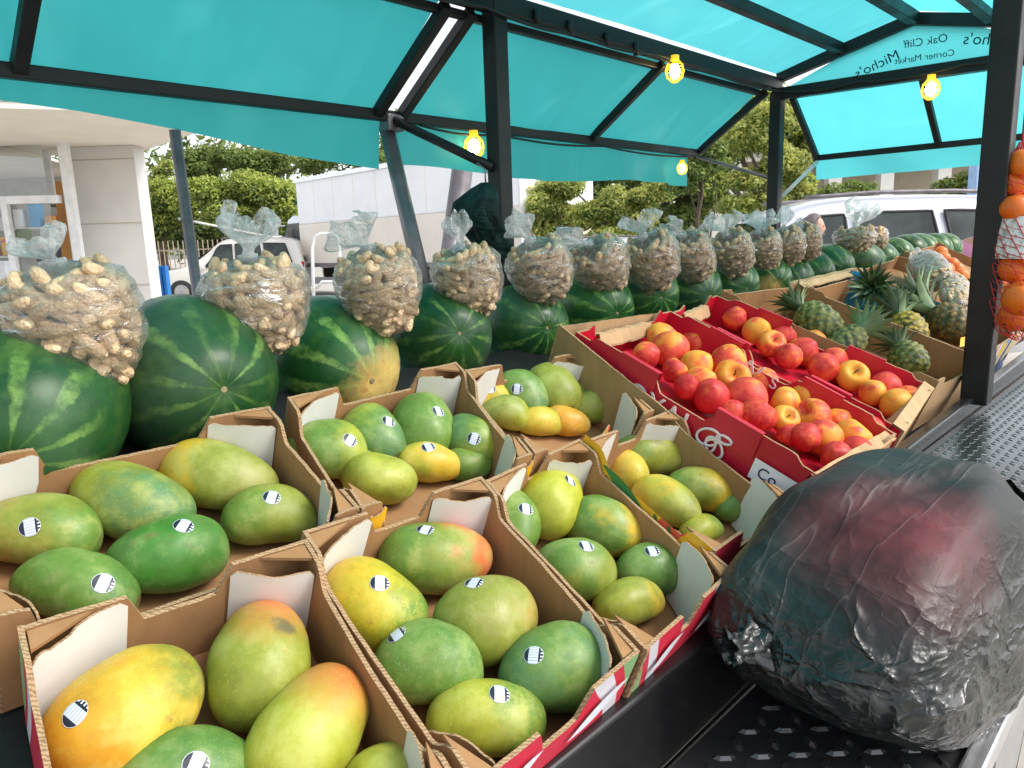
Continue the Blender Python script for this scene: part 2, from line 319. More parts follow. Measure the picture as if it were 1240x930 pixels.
# thin clear plastic
def mk_plastic(name, milk, gl, tint=(.80, .90, .88)):
    t = NT(name); n1 = t.noise(26, 4, .6, dist=1.5); n2 = t.noise(9, 3, .6, dist=2.)
    mp = t.n('ShaderNodeMapping', {'Scale': (18, 18, 60)}); t.l(t.obj(), mp.inputs[0]); n3 = t.noise(1.2, 3, .6, mp.outputs[0], 1.)
    h = t.math('ADD', n1, t.math('MULTIPLY', n3, .7)); nrm = t.bump(h, .8, .012)
    tr = t.n('ShaderNodeBsdfTransparent', {'Color': (.97, .98, .97, 1)})
    gs = t.n('ShaderNodeBsdfGlossy', {'Roughness': .16, 'Color': (.95, .97, 1, 1), 'Normal': nrm})
    df = t.n('ShaderNodeBsdfDiffuse', {'Color': (*tint, 1), 'Normal': nrm}); tl = t.n('ShaderNodeBsdfTranslucent', {'Color': (*tint, 1), 'Normal': nrm})
    dm = t.n('ShaderNodeMixShader', {0: .5, 1: df.outputs[0], 2: tl.outputs[0]})
    lw = t.n('ShaderNodeLayerWeight', {'Blend': .35, 'Normal': nrm})
    mf = t.math('MULTIPLY', t.math('ADD', .55, lw.outputs['Facing']), milk); mf = t.math('MULTIPLY', mf, t.mapr(n2, .35, .7, .45, 1.4))
    a = t.n('ShaderNodeMixShader', {0: mf, 1: tr.outputs[0], 2: dm.outputs[0]})
    gf = t.math('MINIMUM', t.math('ADD', t.math('MULTIPLY', lw.outputs['Fresnel'], gl), t.math('MULTIPLY', t.mapr(n3, .58, .68), gl*.35)), .6)
    b = t.n('ShaderNodeMixShader', {0: gf, 1: a.outputs[0], 2: gs.outputs[0]}); t.l(b.outputs[0], t.out.inputs[0]); return t.m
M['plastic'] = mk_plastic('clear_plastic', .21, 1.0, (.95, .90, .84)); M['plastic_tail'] = mk_plastic('crumpled_clear_plastic', .72, .45, (.96, .92, .90))
M['leaf_pine'] = simple('pineapple_leaf', (.04, .08, .03), .42, 0, .45, 12); M['leaf_pine_light'] = simple('pale_pineapple_leaf', (.16, .24, .11), .45, 0, .35, 14)
def mk_pine(name, a, b):
    t = NT(name); vo = t.n('ShaderNodeTexVoronoi', {'Scale': 72.}); t.l(t.obj(), vo.inputs['Vector']); n1 = t.noise(14, 3)
    c = t.ramp(vo.outputs['Distance'], [(.1, a), (.4, b), (.75, (.03, .045, .012))]); c = t.mix(t.mapr(n1, .4, .7, 0, .5), c, b)
    t.bsdf(Base_Color=c, Roughness=.55, Normal=t.bump(vo.outputs['Distance'], -.7, .01)); return t.m
M['pine_green'] = mk_pine('green_pineapple_skin', (.34, .28, .06), (.17, .18, .035)); M['pine_yellow'] = mk_pine('yellow_pineapple_skin', (.50, .30, .03), (.36, .26, .02)); M['pine_brown'] = mk_pine('brown_pineapple_skin', (.34, .17, .03), (.13, .08, .02))
t = NT('orange_peel'); n1 = t.noise(150, 2); n2 = t.noise(8, 2); t.bsdf(Base_Color=t.ramp(n2, [(.3, (.66, .12, .006)), (.7, (.74, .19, .012))]), Roughness=.42, Normal=t.bump(n1, .35, .003)); M['orange'] = t.m
M['net_red'] = simple('red_net', (.55, .03, .03), .6)
# foliage
def mk_leaf(name, col, tr=.35):
    t = NT(name); nz = t.noise(.9, 3, .6); oi = t.noise(6, 2)
    c = t.ramp(nz, [(.3, tuple(x*.6 for x in col)), (.7, tuple(x*1.25 for x in col))]); c = t.mix(t.mapr(oi, .4, .65, 0, .5), c, (col[0]*1.5, col[1]*1.15, col[2]*.8))
    d = t.n('ShaderNodeBsdfPrincipled', {'Base Color': c, 'Roughness': .55}); tl = t.n('ShaderNodeBsdfTranslucent', {'Color': c})
    mx = t.n('ShaderNodeMixShader', {0: tr, 1: d.outputs[0], 2: tl.outputs[0]}); t.l(mx.outputs[0], t.out.inputs[0]); return t.m
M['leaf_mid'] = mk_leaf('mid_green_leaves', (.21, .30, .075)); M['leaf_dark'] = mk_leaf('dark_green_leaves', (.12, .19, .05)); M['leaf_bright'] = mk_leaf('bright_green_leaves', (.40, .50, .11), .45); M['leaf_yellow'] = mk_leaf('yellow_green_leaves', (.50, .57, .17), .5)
t = NT('bark'); mp = t.n('ShaderNodeMapping', {'Scale': (8, 8, 1.2)}); t.l(t.obj(), mp.inputs[0]); n1 = t.noise(2, 5, .6, mp.outputs[0]); t.bsdf(Base_Color=t.ramp(n1, [(.3, (.05, .038, .027)), (.7, (.15, .115, .08))]), Roughness=.9, Normal=t.bump(n1, .6, .05)); M['bark'] = t.m
# buildings, cars, people
M['grey_wall'] = simple('grey_render', (.60, .585, .56), .8, 0, .05, 2, .08, 30); M['cream'] = simple('cream_soffit', (.85, .79, .69), .7, 0, .05, 2); M['white_wall'] = simple('white_render', (.68, .67, .63), .75, 0, .05, 3); M['tan_wall'] = simple('tan_render', (.42, .37, .29), .8, 0, .1, 3)
M['roof_grey'] = simple('grey_fascia', (.42, .43, .46), .7); M['wood'] = simple('orange_plywood', (.58, .27, .07), .6, 0, .15, 4); M['dark_inside'] = simple('dark_interior', (.05, .05, .05), .8); M['room'] = simple('shop_interior', (.45, .44, .43), .8)
t = NT('window_glass'); gl = t.n('ShaderNodeBsdfGlossy', {'Roughness': .03, 'Color': (.9, .95, 1, 1)}); tr = t.n('ShaderNodeBsdfTransparent', {'Color': (.88, .92, .92, 1)}); fr = t.n('ShaderNodeFresnel', {'IOR': 1.6})
mx = t.n('ShaderNodeMixShader', {0: t.math('ADD', fr.outputs[0], .08), 1: tr.outputs[0], 2: gl.outputs[0]}); t.l(mx.outputs[0], t.out.inputs[0]); M['glass'] = t.m
M['car_glass'] = simple('tinted_glass', (.030, .038, .034), .03, 0, .85, 2.2, spec=.5)  # colour varies in broad patches to imitate reflections in the panes
def mk_paint(name, col):
    t = NT(name); nz = t.noise(3, 3); t.bsdf(Base_Color=t.ramp(nz, [(.3, tuple(x*.94 for x in col)), (.7, col)]), Roughness=.3, Coat_Weight=.7, Coat_Roughness=.06, Metallic=.1); return t.m
M['white_paint'] = mk_paint('white_car_paint', (.76, .77, .80)); M['cream_paint'] = mk_paint('cream_car_paint', (.72, .69, .63)); M['beige_paint'] = mk_paint('beige_lower_paint', (.52, .45, .35))
M['silver_paint'] = mk_paint('silver_white_paint', (.72, .74, .80)); M['rubber'] = simple('tyre_rubber', (.02, .02, .02), .8); M['rim'] = simple('alloy_rim', (.5, .5, .52), .3, .8); M['tail'] = simple('red_lens', (.5, .01, .015), .2); M['lamp_clear'] = simple('clear_lens', (.7, .7, .72), .1); M['plastic_black'] = simple('black_plastic', (.02, .02, .02), .5)
M['truck_white'] = simple('white_truck_panel', (.93, .94, .97), .4, 0, .05, 1.2); M['truck_beige'] = simple('beige_truck_side', (.88, .80, .70), .5, 0, .06, 1.5)  # beige of the lower side is a dirty reflection put into the colour
M['pallet_blue'] = simple('blue_plastic', (.015, .16, .5), .45); M['fence'] = simple('rusty_fence_steel', (.32, .25, .17), .7)
M['skin'] = simple('skin', (.50, .28, .20), .5, 0, .06, 20); M['hair_grey'] = simple('grey_brown_hair', (.16, .13, .12), .6, 0, .4, 60); M['hair_dark'] = simple('dark_hair', (.03, .022, .018), .5, 0, .4, 60)
M['shirt_white'] = simple('white_cloth', (.70, .70, .72), .85, 0, .06, 9, .3, 14); M['shirt_pink'] = simple('pink_cloth', (.62, .26, .40), .85, 0, .08, 9, .3, 14); M['apron'] = simple('charcoal_apron', (.035, .037, .045), .8, 0, .2, 9, .3, 14); M['denim'] = simple('denim', (.05, .07, .13), .85, 0, .2, 20); M['eye'] = simple('eye_dark', (.03, .02, .02), .2); M['lip'] = simple('lip', (.42, .15, .13), .5)
t = NT('concrete_ground'); n1 = t.noise(.6, 6, .65); n2 = t.noise(9, 6, .7); c = t.ramp(n1, [(.3, (.40, .375, .33)), (.7, (.52, .49, .44))]); c = t.mix(t.mapr(n2, .55, .75, 0, .35), c, (.25, .235, .21)); t.bsdf(Base_Color=c, Roughness=.9, Normal=t.bump(n2, .3, .02)); M['ground'] = t.m
t = NT('asphalt_road'); n1 = t.noise(30, 5, .7); t.bsdf(Base_Color=t.ramp(n1, [(.3, (.05, .05, .05)), (.7, (.10, .10, .098))]), Roughness=.9); M['asphalt'] = t.m
M['ledge'] = simple('pale_teal_board', (.38, .55, .54), .5)
t = NT('hanging_dark_cloth'); n1 = t.noise(14, 4, .6, dist=1.5); t.bsdf(Base_Color=t.ramp(n1, [(.3, (.003, .007, .007)), (.7, (.010, .040, .035))]), Roughness=.6, Specular_IOR_Level=.2, Normal=t.bump(n1, .8, .03)); M['dark_cloth'] = t.m
t = NT('black_plastic_film'); ob = t.obj(); sz = t.n('ShaderNodeSeparateXYZ'); t.l(ob, sz.inputs[0])
def ridge(scale, pw, sc3, dist=.35):
    mp = t.n('ShaderNodeMapping', {'Scale': sc3, 'Rotation': (0, 0, .5)}); t.l(ob, mp.inputs[0]); nn = t.noise(scale, 3, .5, mp.outputs[0], dist)
    return t.math('POWER', t.math('SUBTRACT', 1., t.math('MULTIPLY', t.math('ABSOLUTE', t.math('SUBTRACT', nn, .5)), 4.)), pw)
n1 = t.noise(6, 3, .5); n2 = t.noise(24, 3, .6)
side_ = t.mapr(sz.outputs[2], .02, .13, 1., .16)
r1 = ridge(6, 5., (1, 1, 1.5)); r2 = ridge(13, 4., (1, .8, 1.6)); r3 = ridge(30, 3., (1, 1, 1.2)); ln = ridge(5, 14., (.25, 3.2, 1.), .1)
h = t.math('ADD', t.math('MULTIPLY', side_, t.math('ADD', t.math('MULTIPLY', r1, .9), t.math('ADD', t.math('MULTIPLY', r2, .5), t.math('MULTIPLY', r3, .16)))), t.math('ADD', t.math('MULTIPLY', n1, .5), t.math('MULTIPLY', ln, .12)))
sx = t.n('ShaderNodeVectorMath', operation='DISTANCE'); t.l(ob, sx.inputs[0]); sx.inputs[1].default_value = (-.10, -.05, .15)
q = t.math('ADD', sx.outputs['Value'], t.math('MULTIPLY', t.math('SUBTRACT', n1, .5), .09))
c = t.mix(t.mapr(q, .03, .15, .85, 0), t.ramp(n1, [(.3, (.010, .013, .012)), (.7, (.022, .026, .024))]), t.ramp(n2, [(.3, (.075, .012, .016)), (.7, (.17, .032, .036))]))  # reddish base colour: red contents showing through the thin film
c = t.mix(t.mapr(ln, .55, 1., 0, .14), c, (.25, .22, .21))  # pale colour streaks along the long wrinkles imitate reflections
t.bsdf(Base_Color=c, Roughness=t.math('ADD', t.mapr(sz.outputs[2], .02, .13, .22, .46), t.math('MULTIPLY', n2, .10)), Specular_IOR_Level=t.mapr(sz.outputs[2], .02, .14, .6, .32), Normal=t.bump(h, .7, .011)); M['black_bag'] = t.m
def emis(name, col, s):
    t = NT(name); e = t.n('ShaderNodeEmission', {'Color': col, 'Strength': s}); t.l(e.outputs[0], t.out.inputs[0]); return t.m
M['bulb'] = emis('lit_bulb', (1., .82, .42), 26.); M['cage'] = simple('yellow_bulb_cage', (.75, .50, .02), .4)
t = NT('glowing_yellow_guard'); e = t.n('ShaderNodeEmission', {'Color': (1., .62, .03), 'Strength': .9}); d = t.n('ShaderNodeBsdfPrincipled', {'Base Color': (.8, .5, .02), 'Roughness': .4}); a = t.n('ShaderNodeAddShader', {0: e.outputs[0], 1: d.outputs[0]}); t.l(a.outputs[0], t.out.inputs[0]); M['cage'] = t.m  # guard emits a little itself, imitating the glare of the bulb
t = NT('printed_band'); n1 = t.noise(70, 5, .7); n2 = t.noise(14, 3); t.bsdf(Base_Color=t.ramp(n1, [(.42, (.32, .36, .33)), (.52, (.70, .71, .70))]), Roughness=.4, Normal=t.bump(n2, .4, .01)); M['band'] = t.m
M['cable'] = simple('black_cable', (.012, .012, .012), .6); M['rope'] = simple('white_cord', (.7, .68, .62), .8)
M['carton_art'] = mk_print('colourful_carton_print', [(0, (.72, .50, .03)), (.35, (.06, .30, .62)), (.62, (.70, .12, .05)), (.8, (.75, .74, .7))], 4.5, 6)
# ================================================================== SETTING
m = MB(); S = 220; m.quad((-S, -S, 0), (S, -S, 0), (S, S, 0), (-S, S, 0)); g = m.build('ground', M['ground']); tag(g, kind='structure')
def fr(a, d, z=0): p = RH*a+FH*d; return Vector((p.x, p.y, z))     # lateral / forward position on the ground
m = MB(); m.quad(fr(-60, 33, .004), fr(60, 33, .004), fr(60, 41, .004), fr(-60, 41, .004)); tag(m.build('road', M['asphalt']), kind='structure')
# ================================================================== TRAILER WITH CANOPY
XA, XB, XE = -.9, 1.45, 3.36; YR, YF, YM = 1.55, .46, 1.0; ZB = G+.655; ZR = G+.812; YEV, ZE = 1.90, G+.392; XV, ZV2 = 3.68, G+.352
tr = thing('produce_trailer', 'black steel market trailer under a teal canvas canopy, carrying all the fruit', 'market trailer', (1.4, 1.0, 0))
P1 = Vector((1.566, YR, 0)); P2 = Vector((3.36, YR, 0)); P3 = Vector((2.275, YF, 0))
def post(p, w, z0, z1, lab=None):
    o = MB().box((p.x, p.y, (z0+z1)/2), (w, w, z1-z0)).build('post', M['black_metal'], tr, bevel=.004)
    if lab: o['label'] = lab
    return o
post(P1, .052, .9, ZB+.02); post(P2, .052, .9, ZB-.03); post(P3, .064, G-.47, ZR)
post(Vector((-.75, YR, 0)), .052, .9, ZB-.03); post(Vector((-.75, YF, 0)), .052, .9, ZB-.03)
def beam(a, b, w=.045, h=.05, name='beam', mat='black_metal'): return MB().bar(a, b, w, h).build(name, M[mat], tr, bevel=.003)
beam((XA, YR, ZB), (XE, YR, ZB)); beam((XA, YF, ZB), (XE, YF, ZB)); beam((XE, YR+.02, ZB-.04), (XE, YF-.02, ZB-.06))
beam((XA, YM, ZR), (XE, YM, ZR), .04, .045)
for x in (XE, 1.55, -.75):
    beam((x, YR, ZB+.03), (x, YM, ZR), .04, .045, 'rafter'); beam((x, YM, ZR), (x, YF, ZB+.03), .04, .045, 'rafter')
for k in (.5,):
    beam((XA, YR+(YM-YR)*k, ZB+.02+(ZR-ZB)*k), (XE, YR+(YM-YR)*k, ZB+.02+(ZR-ZB)*k), .035, .04, 'purlin'); beam((XA, YF+(YM-YF)*k, ZB+.02+(ZR-ZB)*k), (XE, YF+(YM-YF)*k, ZB+.02+(ZR-ZB)*k), .035, .04, 'purlin')
def cloth(name, a, b, c, d, nu, nv, amp, mat, sag=0., seed=0, fn=None):
    a, b, c, d = map(Vector, (a, b, c, d)); n = (b-a).cross(d-a).normalized(); P = []
    for j in range(nv+1):
        v = j/nv; row = []
        for i in range(nu+1):
            u = i/nu; p = (a*(1-u)+b*u)*(1-v)+(d*(1-u)+c*u)*v
            q = mnoise.noise(Vector((p.x*2.1+seed, p.y*2.1, p.z*3)))*amp + mnoise.noise(Vector((p.x*7+p.z*5+seed, p.y*6, p.z*4)))*amp*.35
            p = p+n*(q*math.sin(math.pi*min(1, max(0, u*.9+.05)))*1.0+sag*math.sin(math.pi*u)*math.sin(math.pi*v))
            if fn: p = fn(p, u, v)
            row.append(p)
        P.append(row)
    mm = MB(); mm.grid(P); return mm.build(name, M[mat], tr, smooth=True)
dz = .03
for (y0, sgn) in ((YR, 1), (YF, -1)):
    cloth('roof_panel', (XA, y0+sgn*.0, ZB+.045), (XE, y0, ZB+.045), (XE, YM, ZR+dz), (XA, YM, ZR+dz), 60, 12, .010, 'teal_lit', 0, 3+sgn)
# rear awning in two panels with a gap at the seam
ZT = ZB-.035
cloth('awning_panel', (XA, YEV, ZE+.012), (XB-.055, YEV, ZE+.012), (XB-.055, YR+.03, ZT+.02), (XA, YR+.03, ZT+.02), 40, 10, .012, 'teal', 0, 11)
cloth('awning_panel', (XB+.045, YEV, ZE+.012), (3.27, YEV, ZE+.012), (3.27, YR+.03, ZT+.02), (XB+.045, YR+.03, ZT+.02), 44, 10, .014, 'teal', 0, 21)
for x, w in ((-.45, .03), (.475, .03), (XB-.05, .032), (XB+.04, .03), (2.44, .026), (3.27, .026)):
    beam((x, YR+.01, ZT), (x, YEV, ZE), w, .03, 'rib')
beam((XA, YEV, ZE), (3.27, YEV, ZE), .028, .032, 'eave_bar'); beam((XA, YR+.035, ZT-.005), (3.27, YR+.035, ZT-.005), .022, .022, 'eave_bar')
def val_a(p, u, v):
    x = p.x; kz = np.interp(x, [-.9, .30, .60, .80, 1.1, 1.45], [.99, .97, .80, .58, .2, .0]); full = G+.238; short = G+.352
    zb = full+(short-full)*kz; top = ZE-.004
    z = top+(zb-top)*v; return Vector((p.x, p.y+.012+.02*math.sin(v*1.2)*math.sin(x*5), z))
cloth('valance', (XA, YEV+.012, ZE), (XB-.02, YEV+.012, ZE), (XB-.02, YEV+.02, G+.25), (XA, YEV+.02, G+.25), 50, 8, .008, 'teal', 0, 5, val_a)
def val_b(p, u, v): return Vector((p.x, p.y+.016*v*math.sin(p.x*23+2*math.sin(p.x*6))*(.25+u), p.z+.012*v*math.sin(p.x*5)))
cloth('valance', (XB+.03, YEV+.012, ZE-.006), (3.20, YEV+.012, ZE-.006), (3.18, YEV+.02, G+.238), (XB+.03, YEV+.02, G+.242), 90, 8, .008, 'teal', 0, 8, val_b)
# end awning
cloth('awning_panel', (XV, 1.49, ZV2+.012), (XV, YF-.1, ZV2+.012), (XE+.03, YF-.1, ZB-.04), (XE+.03, 1.49, ZB-.04), 24, 10, .008, 'teal_lit', 0, 31)
for y in (1.49, .965, YF-.1): beam((XE+.02, y, ZB-.06), (XV, y, ZV2), .024, .026, 'rib')
beam((XV, 1.50, ZV2), (XV, YF-.1, ZV2), .024, .026, 'eave_bar')
def val_c(p, u, v): return Vector((p.x+.012*v*math.sin(p.y*14), p.y, p.z))
cloth('valance', (XV+.012, 1.50, ZV2-.004), (XV+.012, YF-.1, ZV2-.004), (XV+.02, YF-.1, G+.258), (XV+.02, 1.50, G+.252), 30, 6, .005, 'teal_lit', 0, 41, val_c)
# gable with the shop's lettering, printed to be read from outside
gm = MB(); gm.add([(XE+.006, YR, ZB-.03), (XE+.006, YF, ZB-.05), (XE+.006, YM, ZR+.02)], [(0, 1, 2)]); gab = gm.build('gable_panel', M['teal_lit'], tr)
def text_obj(name, s, size, mat, mtx, parent=None, extr=.0006, shear=0., align='CENTER', sx=1.):
    cu = bpy.data.curves.new('t', 'FONT'); cu.body = s; cu.size = size; cu.extrude = extr; cu.align_x = align; cu.align_y = 'CENTER'; cu.shear = shear; cu.space_character = 1.02
    o = bpy.data.objects.new('tmp', cu); COL.objects.link(o)
    dg = bpy.context.evaluated_depsgraph_get(); me = bpy.data.meshes.new_from_object(o.evaluated_get(dg)); bpy.data.objects.remove(o)
    me.transform(mtx @ Matrix.Diagonal((sx, 1, 1, 1))); me.materials.clear(); me.materials.append(mat)
    ob = bpy.data.objects.new(name, me); COL.objects.link(ob)
    if parent is not None: ob.parent = parent; ob.matrix_parent_inverse = parent_inv(parent)
    return ob
def frame(o, ex, ey):
    ex = Vector(ex).normalized(); ey = Vector(ey); ey = (ey-ex*ey.dot(ex)).normalized(); ez = ex.cross(ey)
    mt = Matrix.Identity(4)
    for i in range(3): mt[i][0] = ex[i]; mt[i][1] = ey[i]; mt[i][2] = ez[i]; mt[i][3] = o[i]
    return mt
def gab_txt(s, px, py, size, slope):
    p = at_x(px, py, XE); p.x = XE+.002
    text_obj('lettering', s, size, M['teal_dark_text'], frame(p, (0, 1, slope), (0, -slope, 1)), gab, .0004, .12)
gab_txt("Micho's", 1062, 78, .056, -.30); gab_txt('Oak Cliff', 1121, 50, .042, .03); gab_txt('Corner Market', 1119, 69, .034, .03); gab_txt("Micho's", 1198, 48, .056, .22)
# struts and poles
MB().tube([(1.45, YEV-.01, ZE-.01), at_y(597, 203, YR-.0)], .014).build('strut', M['black_metal'], tr, True)
MB().tube([(3.24, YEV-.02, ZE-.02), at_y(937, 217, YR)], .008).build('strut', M['grey_metal'], tr, True)
MB().tube([(XV-.02, 1.48, ZV2-.02), at_y(945, 240, YR)], .009).build('strut', M['white_metal'], tr, True)
a = Vector((1.455, YEV+.03, ZE-.02)); b = at_y(512, 342, 1.66); MB().tube([a, b+(b-a)*.12], .024, n=12).build('support_pole', M['grey_metal'], tr, True)
MB().box((1.456, YEV-.0, ZE-.02), (.06, .05, .05)).build('bracket', M['grey_metal'], tr, bevel=.006)
# trailer bed: sloped display, melon ledge, front rail, plates
def sl(x, v, D): p = CAMP+np.array([x, v*math.cos(TILT), v*math.sin(TILT)])-SN*D; return V(p)
m = MB(); m.box((sl(-.4, .74, .722)+sl(4.6, .74, .722))/2, (5.2, .66, .02), 0, (Vector((1, 0, 0)), Vector((0, math.cos(TILT), math.sin(TILT))), SNV)); m.build('sloped_shelf', M['black_metal'], tr)
MB().box((2.4, 1.36, G-.375), (6.4, .62, .02)).build('melon_ledge', M['ledge'], tr)
MB().box((2.4, 1.66, G-.30), (6.4, .02, .16)).build('back_rail', M['black_metal'], tr, bevel=.004)
RA = Vector((-.3, .455, G-.555)); RB_ = Vector((2.05, .475, G-.50))
MB().bar((-.5, .452, G-.60), (1.3, .462, G-.585), .03, .13).build('front_rail', M['gloss_black'], tr, bevel=.006, seg=3)
MB().bar((1.3, .468, G-.52), (3.6, .478, G-.47), .03, .10).build('front_rail', M['gloss_black'], tr, bevel=.006, seg=3)
def plate(name, x0, x1, y0, y1, z, mat, step=.031, parent=tr):
    mm = MB(); mm.box(((x0+x1)/2, (y0+y1)/2, z-.006), (x1-x0, y1-y0, .012))
    nx = int((x1-x0)/step); ny = int((y1-y0)/step)
    for i in range(nx):
        for j in range(ny):
            c = Vector((x0+step*(i+.5), y0+step*(j+.5), z)); ang = R(45) if (i+j) % 2 else R(-45)
            ex = Vector((math.cos(ang), math.sin(ang), 0)); ey = Vector((-ex.y, ex.x, 0)); L, Wd, H = step*.46, step*.17, (step*.13 if step > .03 else step*.07)
            vs = [c-ex*L, c-ex*L*.5-ey*Wd, c+ex*L*.5-ey*Wd, c+ex*L, c+ex*L*.5+ey*Wd, c-ex*L*.5+ey*Wd]
            vs += [c-ex*L*.55+ZV*H, c-ex*L*.35-ey*Wd*.45+ZV*H, c+ex*L*.35-ey*Wd*.45+ZV*H, c+ex*L*.55+ZV*H, c+ex*L*.35+ey*Wd*.45+ZV*H, c-ex*L*.35+ey*Wd*.45+ZV*H]
            mm.add(vs, [(k, (k+1) % 6, 6+(k+1) % 6, 6+k) for k in range(6)]+[tuple(range(6, 12))])
    return mm.build(name, M[mat], parent)
plate('tread_plate', -.2, 1.36, .175, .437, G-.652, 'tread', .034); plate('fender', 1.40, 3.9, .17, .452, G-.492, 'fender', .021)
MB().box((.6, .160, G-.655), (1.9, .026, .03)).build('edge_trim', M['bright_metal'], tr, bevel=.004)
MB().box((2.6, .16, G-.50), (2.5, .022, .03)).build('edge_trim', M['bright_metal'], tr, bevel=.004)
MB().box((1.38, .31, G-.575), (.02, .28, .16)).build('fender_side', M['black_metal'], tr)
MB().box((1.6, 1.05, .62), (4.6, 1.15, .35)).build('chassis', M['black_metal'], tr, bevel=.01)
MB().box((2.75, .30, .5), (.05, .05, 1.0)).build('leg', M['black_metal'], tr)
for x in (1.9, 2.7):
    w = MB().tube([(x, .26, .34), (x, .46, .34)], .33, n=28).build('wheel', M['rubber'], tr, True, bevel=.03)
    MB().tube([(x, .25, .34), (x, .27, .34)], .19, n=20).build('rim', M['rim'], w)
# separate thin poles behind
a = at_y(213, 168, YEV+.02); b = at_y(242, 374, YEV+.06); t_ = (0-a.z)/(b.z-a.z); foot = a+(b-a)*t_
tag(MB().tube([a+(a-b)*.05, foot], .014, n=10).build('tent_pole', M['grey_metal'], None, True), 'thin grey metal pole standing in front of the beige parked car', 'pole')
c0 = at_y(217, 265, YEV+.03); c1 = at_depth(341, 286, 22)
tag(MB().tube([c0*(1-k/10)+c1*(k/10)+ZV*(-.03*math.sin(math.pi*k/10)) for k in range(11)], [.004+.018*k/10 for k in range(11)], n=6).build('rope', M['rope'], None, True), 'white rope tied across to the thin grey pole', 'rope')
a = at_y(560, 205, 2.6); b = at_y(550, 280, 2.6); d_ = b-a
tag(MB().tube([a-d_*.5, a-d_*(a.z/d_.z)], .05, n=12).build('steel_pole', M['grey_metal'], None, True), 'thick grey steel pole behind the dark cloth on the post', 'pole')
# string lights
sl_ = thing('string_light', 'black cable with lit bulbs in yellow plastic guards strung around the canopy', 'string lights', (1.6, 1.5, G+.6))
def cable(pts, r=.005, sag=.012):
    out = []
    for p, q in zip(pts[:-1], pts[1:]):
        p = Vector(p); q = Vector(q)
        for k in range(10): out.append(p.lerp(q, k/10)-ZV*sag*math.sin(math.pi*k/10))
    out.append(Vector(pts[-1])); return MB().tube(out, r, n=6).build('cable', M['cable'], sl_, True)
cable([(XA, YR-.03, ZB-.032), (.2, YR-.03, ZB-.032), (.9, YR-.03, ZB-.035), (1.5, YR-.035, ZB-.032), (1.9, YR-.03, ZB-.034), (2.3, YR-.03, ZB-.03), (2.7, YR-.03, ZB-.035), (3.33, YR-.03, ZB-.035), (3.33, 1.2, ZB-.05), (3.33, .8, ZB-.05), (3.33, .5, ZB-.05)])
cable([(XB+.1, YEV-.02, ZE-.02), (1.9, YEV-.02, ZE-.022), (2.5, YEV-.02, ZE-.02), (3.2, YEV-.02, ZE-.022)], .004)
def bulb(p, r, lab=None):
    p = Vector(p); b = MB()
    P = []; n = 14
    for i in range(n+1):
        th = math.pi*i/n; rr = r*.58*math.sin(th)*(1.0 if th > 1.4 else .9); P.append([p+Vector((rr*math.cos(f), rr*math.sin(f), r*.8*math.cos(th)-.0)) for f in [2*math.pi*k/16 for k in range(16)]])
    b.grid(P, wrap=True); o = b.build('bulb', M['bulb'], sl_, True)
    cg = MB(); cg.tube([p+ZV*r*1.0, p+ZV*r*1.55], r*.45, n=12)
    for k in range(8):
        f = math.pi*k/4; cg.tube([p+Vector((math.cos(f)*r*w, math.sin(f)*r*w, r*h)) for w, h in ((.45, 1.05), (.85, .6), (1., 0), (.85, -.65), (.35, -1.1))], r*.06, n=5)
    for h, w in ((.0, 1.), (-.65, .86), (-1.1, .36), (.6, .86)):
        cg.tube([p+Vector((math.cos(f)*r*w, math.sin(f)*r*w, r*h)) for f in [2*math.pi*k/18 for k in range(19)]], r*.055, n=5, cap=False)
    cg.build('cage', M['cage'], o, True)
bulb(at_y(817, 86, YR-.03), .034); bulb(at_y(574, 178, YEV-.03), .034); bulb(at_y(826, 204, YEV-.05), .024); bulb(at_x(1127, 108, 3.31), .034)
for px in (650, 690, 735, 770):
    p = at_y(px, 20+(px-650)*.33, YR-.03); MB().tube([p+ZV*.02, p-ZV*.02], .009, n=8).build('socket', M['cable'], sl_, True)
# dark cloth hung on the post
pts = [(587, 221, 9), (585, 228, 26), (578, 244, 46), (577, 262, 46), (586, 280, 44), (594, 296, 38), (600, 312, 22), (604, 330, 14)]
P = []
for i in range(36):
    t_ = i/35*(len(pts)-1); k = min(int(t_), len(pts)-2); f = t_-k; q = [pts[k][j]*(1-f)+pts[k+1][j]*f for j in range(3)]
    row = []
    for j in range(30):
        th = 2*math.pi*j/30; rr = q[2]/2*(1+.20*math.sin(4*th+i*.09)+.15*math.sin(7*th-i*.16)+.05*math.sin(15*th+i*.3)+.12*mnoise.noise(Vector((math.cos(th)*1.5, math.sin(th)*1.5, i*.15))))
        c = at_y(q[0], q[1], YR-.085); s_ = depth(c)/FPX
        row.append(c+RH*(math.cos(th)*rr*s_)+FH*(math.sin(th)*rr*s_*.55))
    P.append(row)
m = MB(); m.grid(P, wrap=True); hc = m.build('hanging_cloth', M['dark_cloth'], None, True); tag(hc, 'crumpled dark green cloth hung from the black middle post', 'cloth')
hk = at_y(588, 219, YR-.06); MB().tube([hk-ZV*.01, hk+ZV*.03, hk+ZV*.05+Vector((0, .03, 0))], .0025, n=6).build('hook', M['grey_metal'], hc, True)
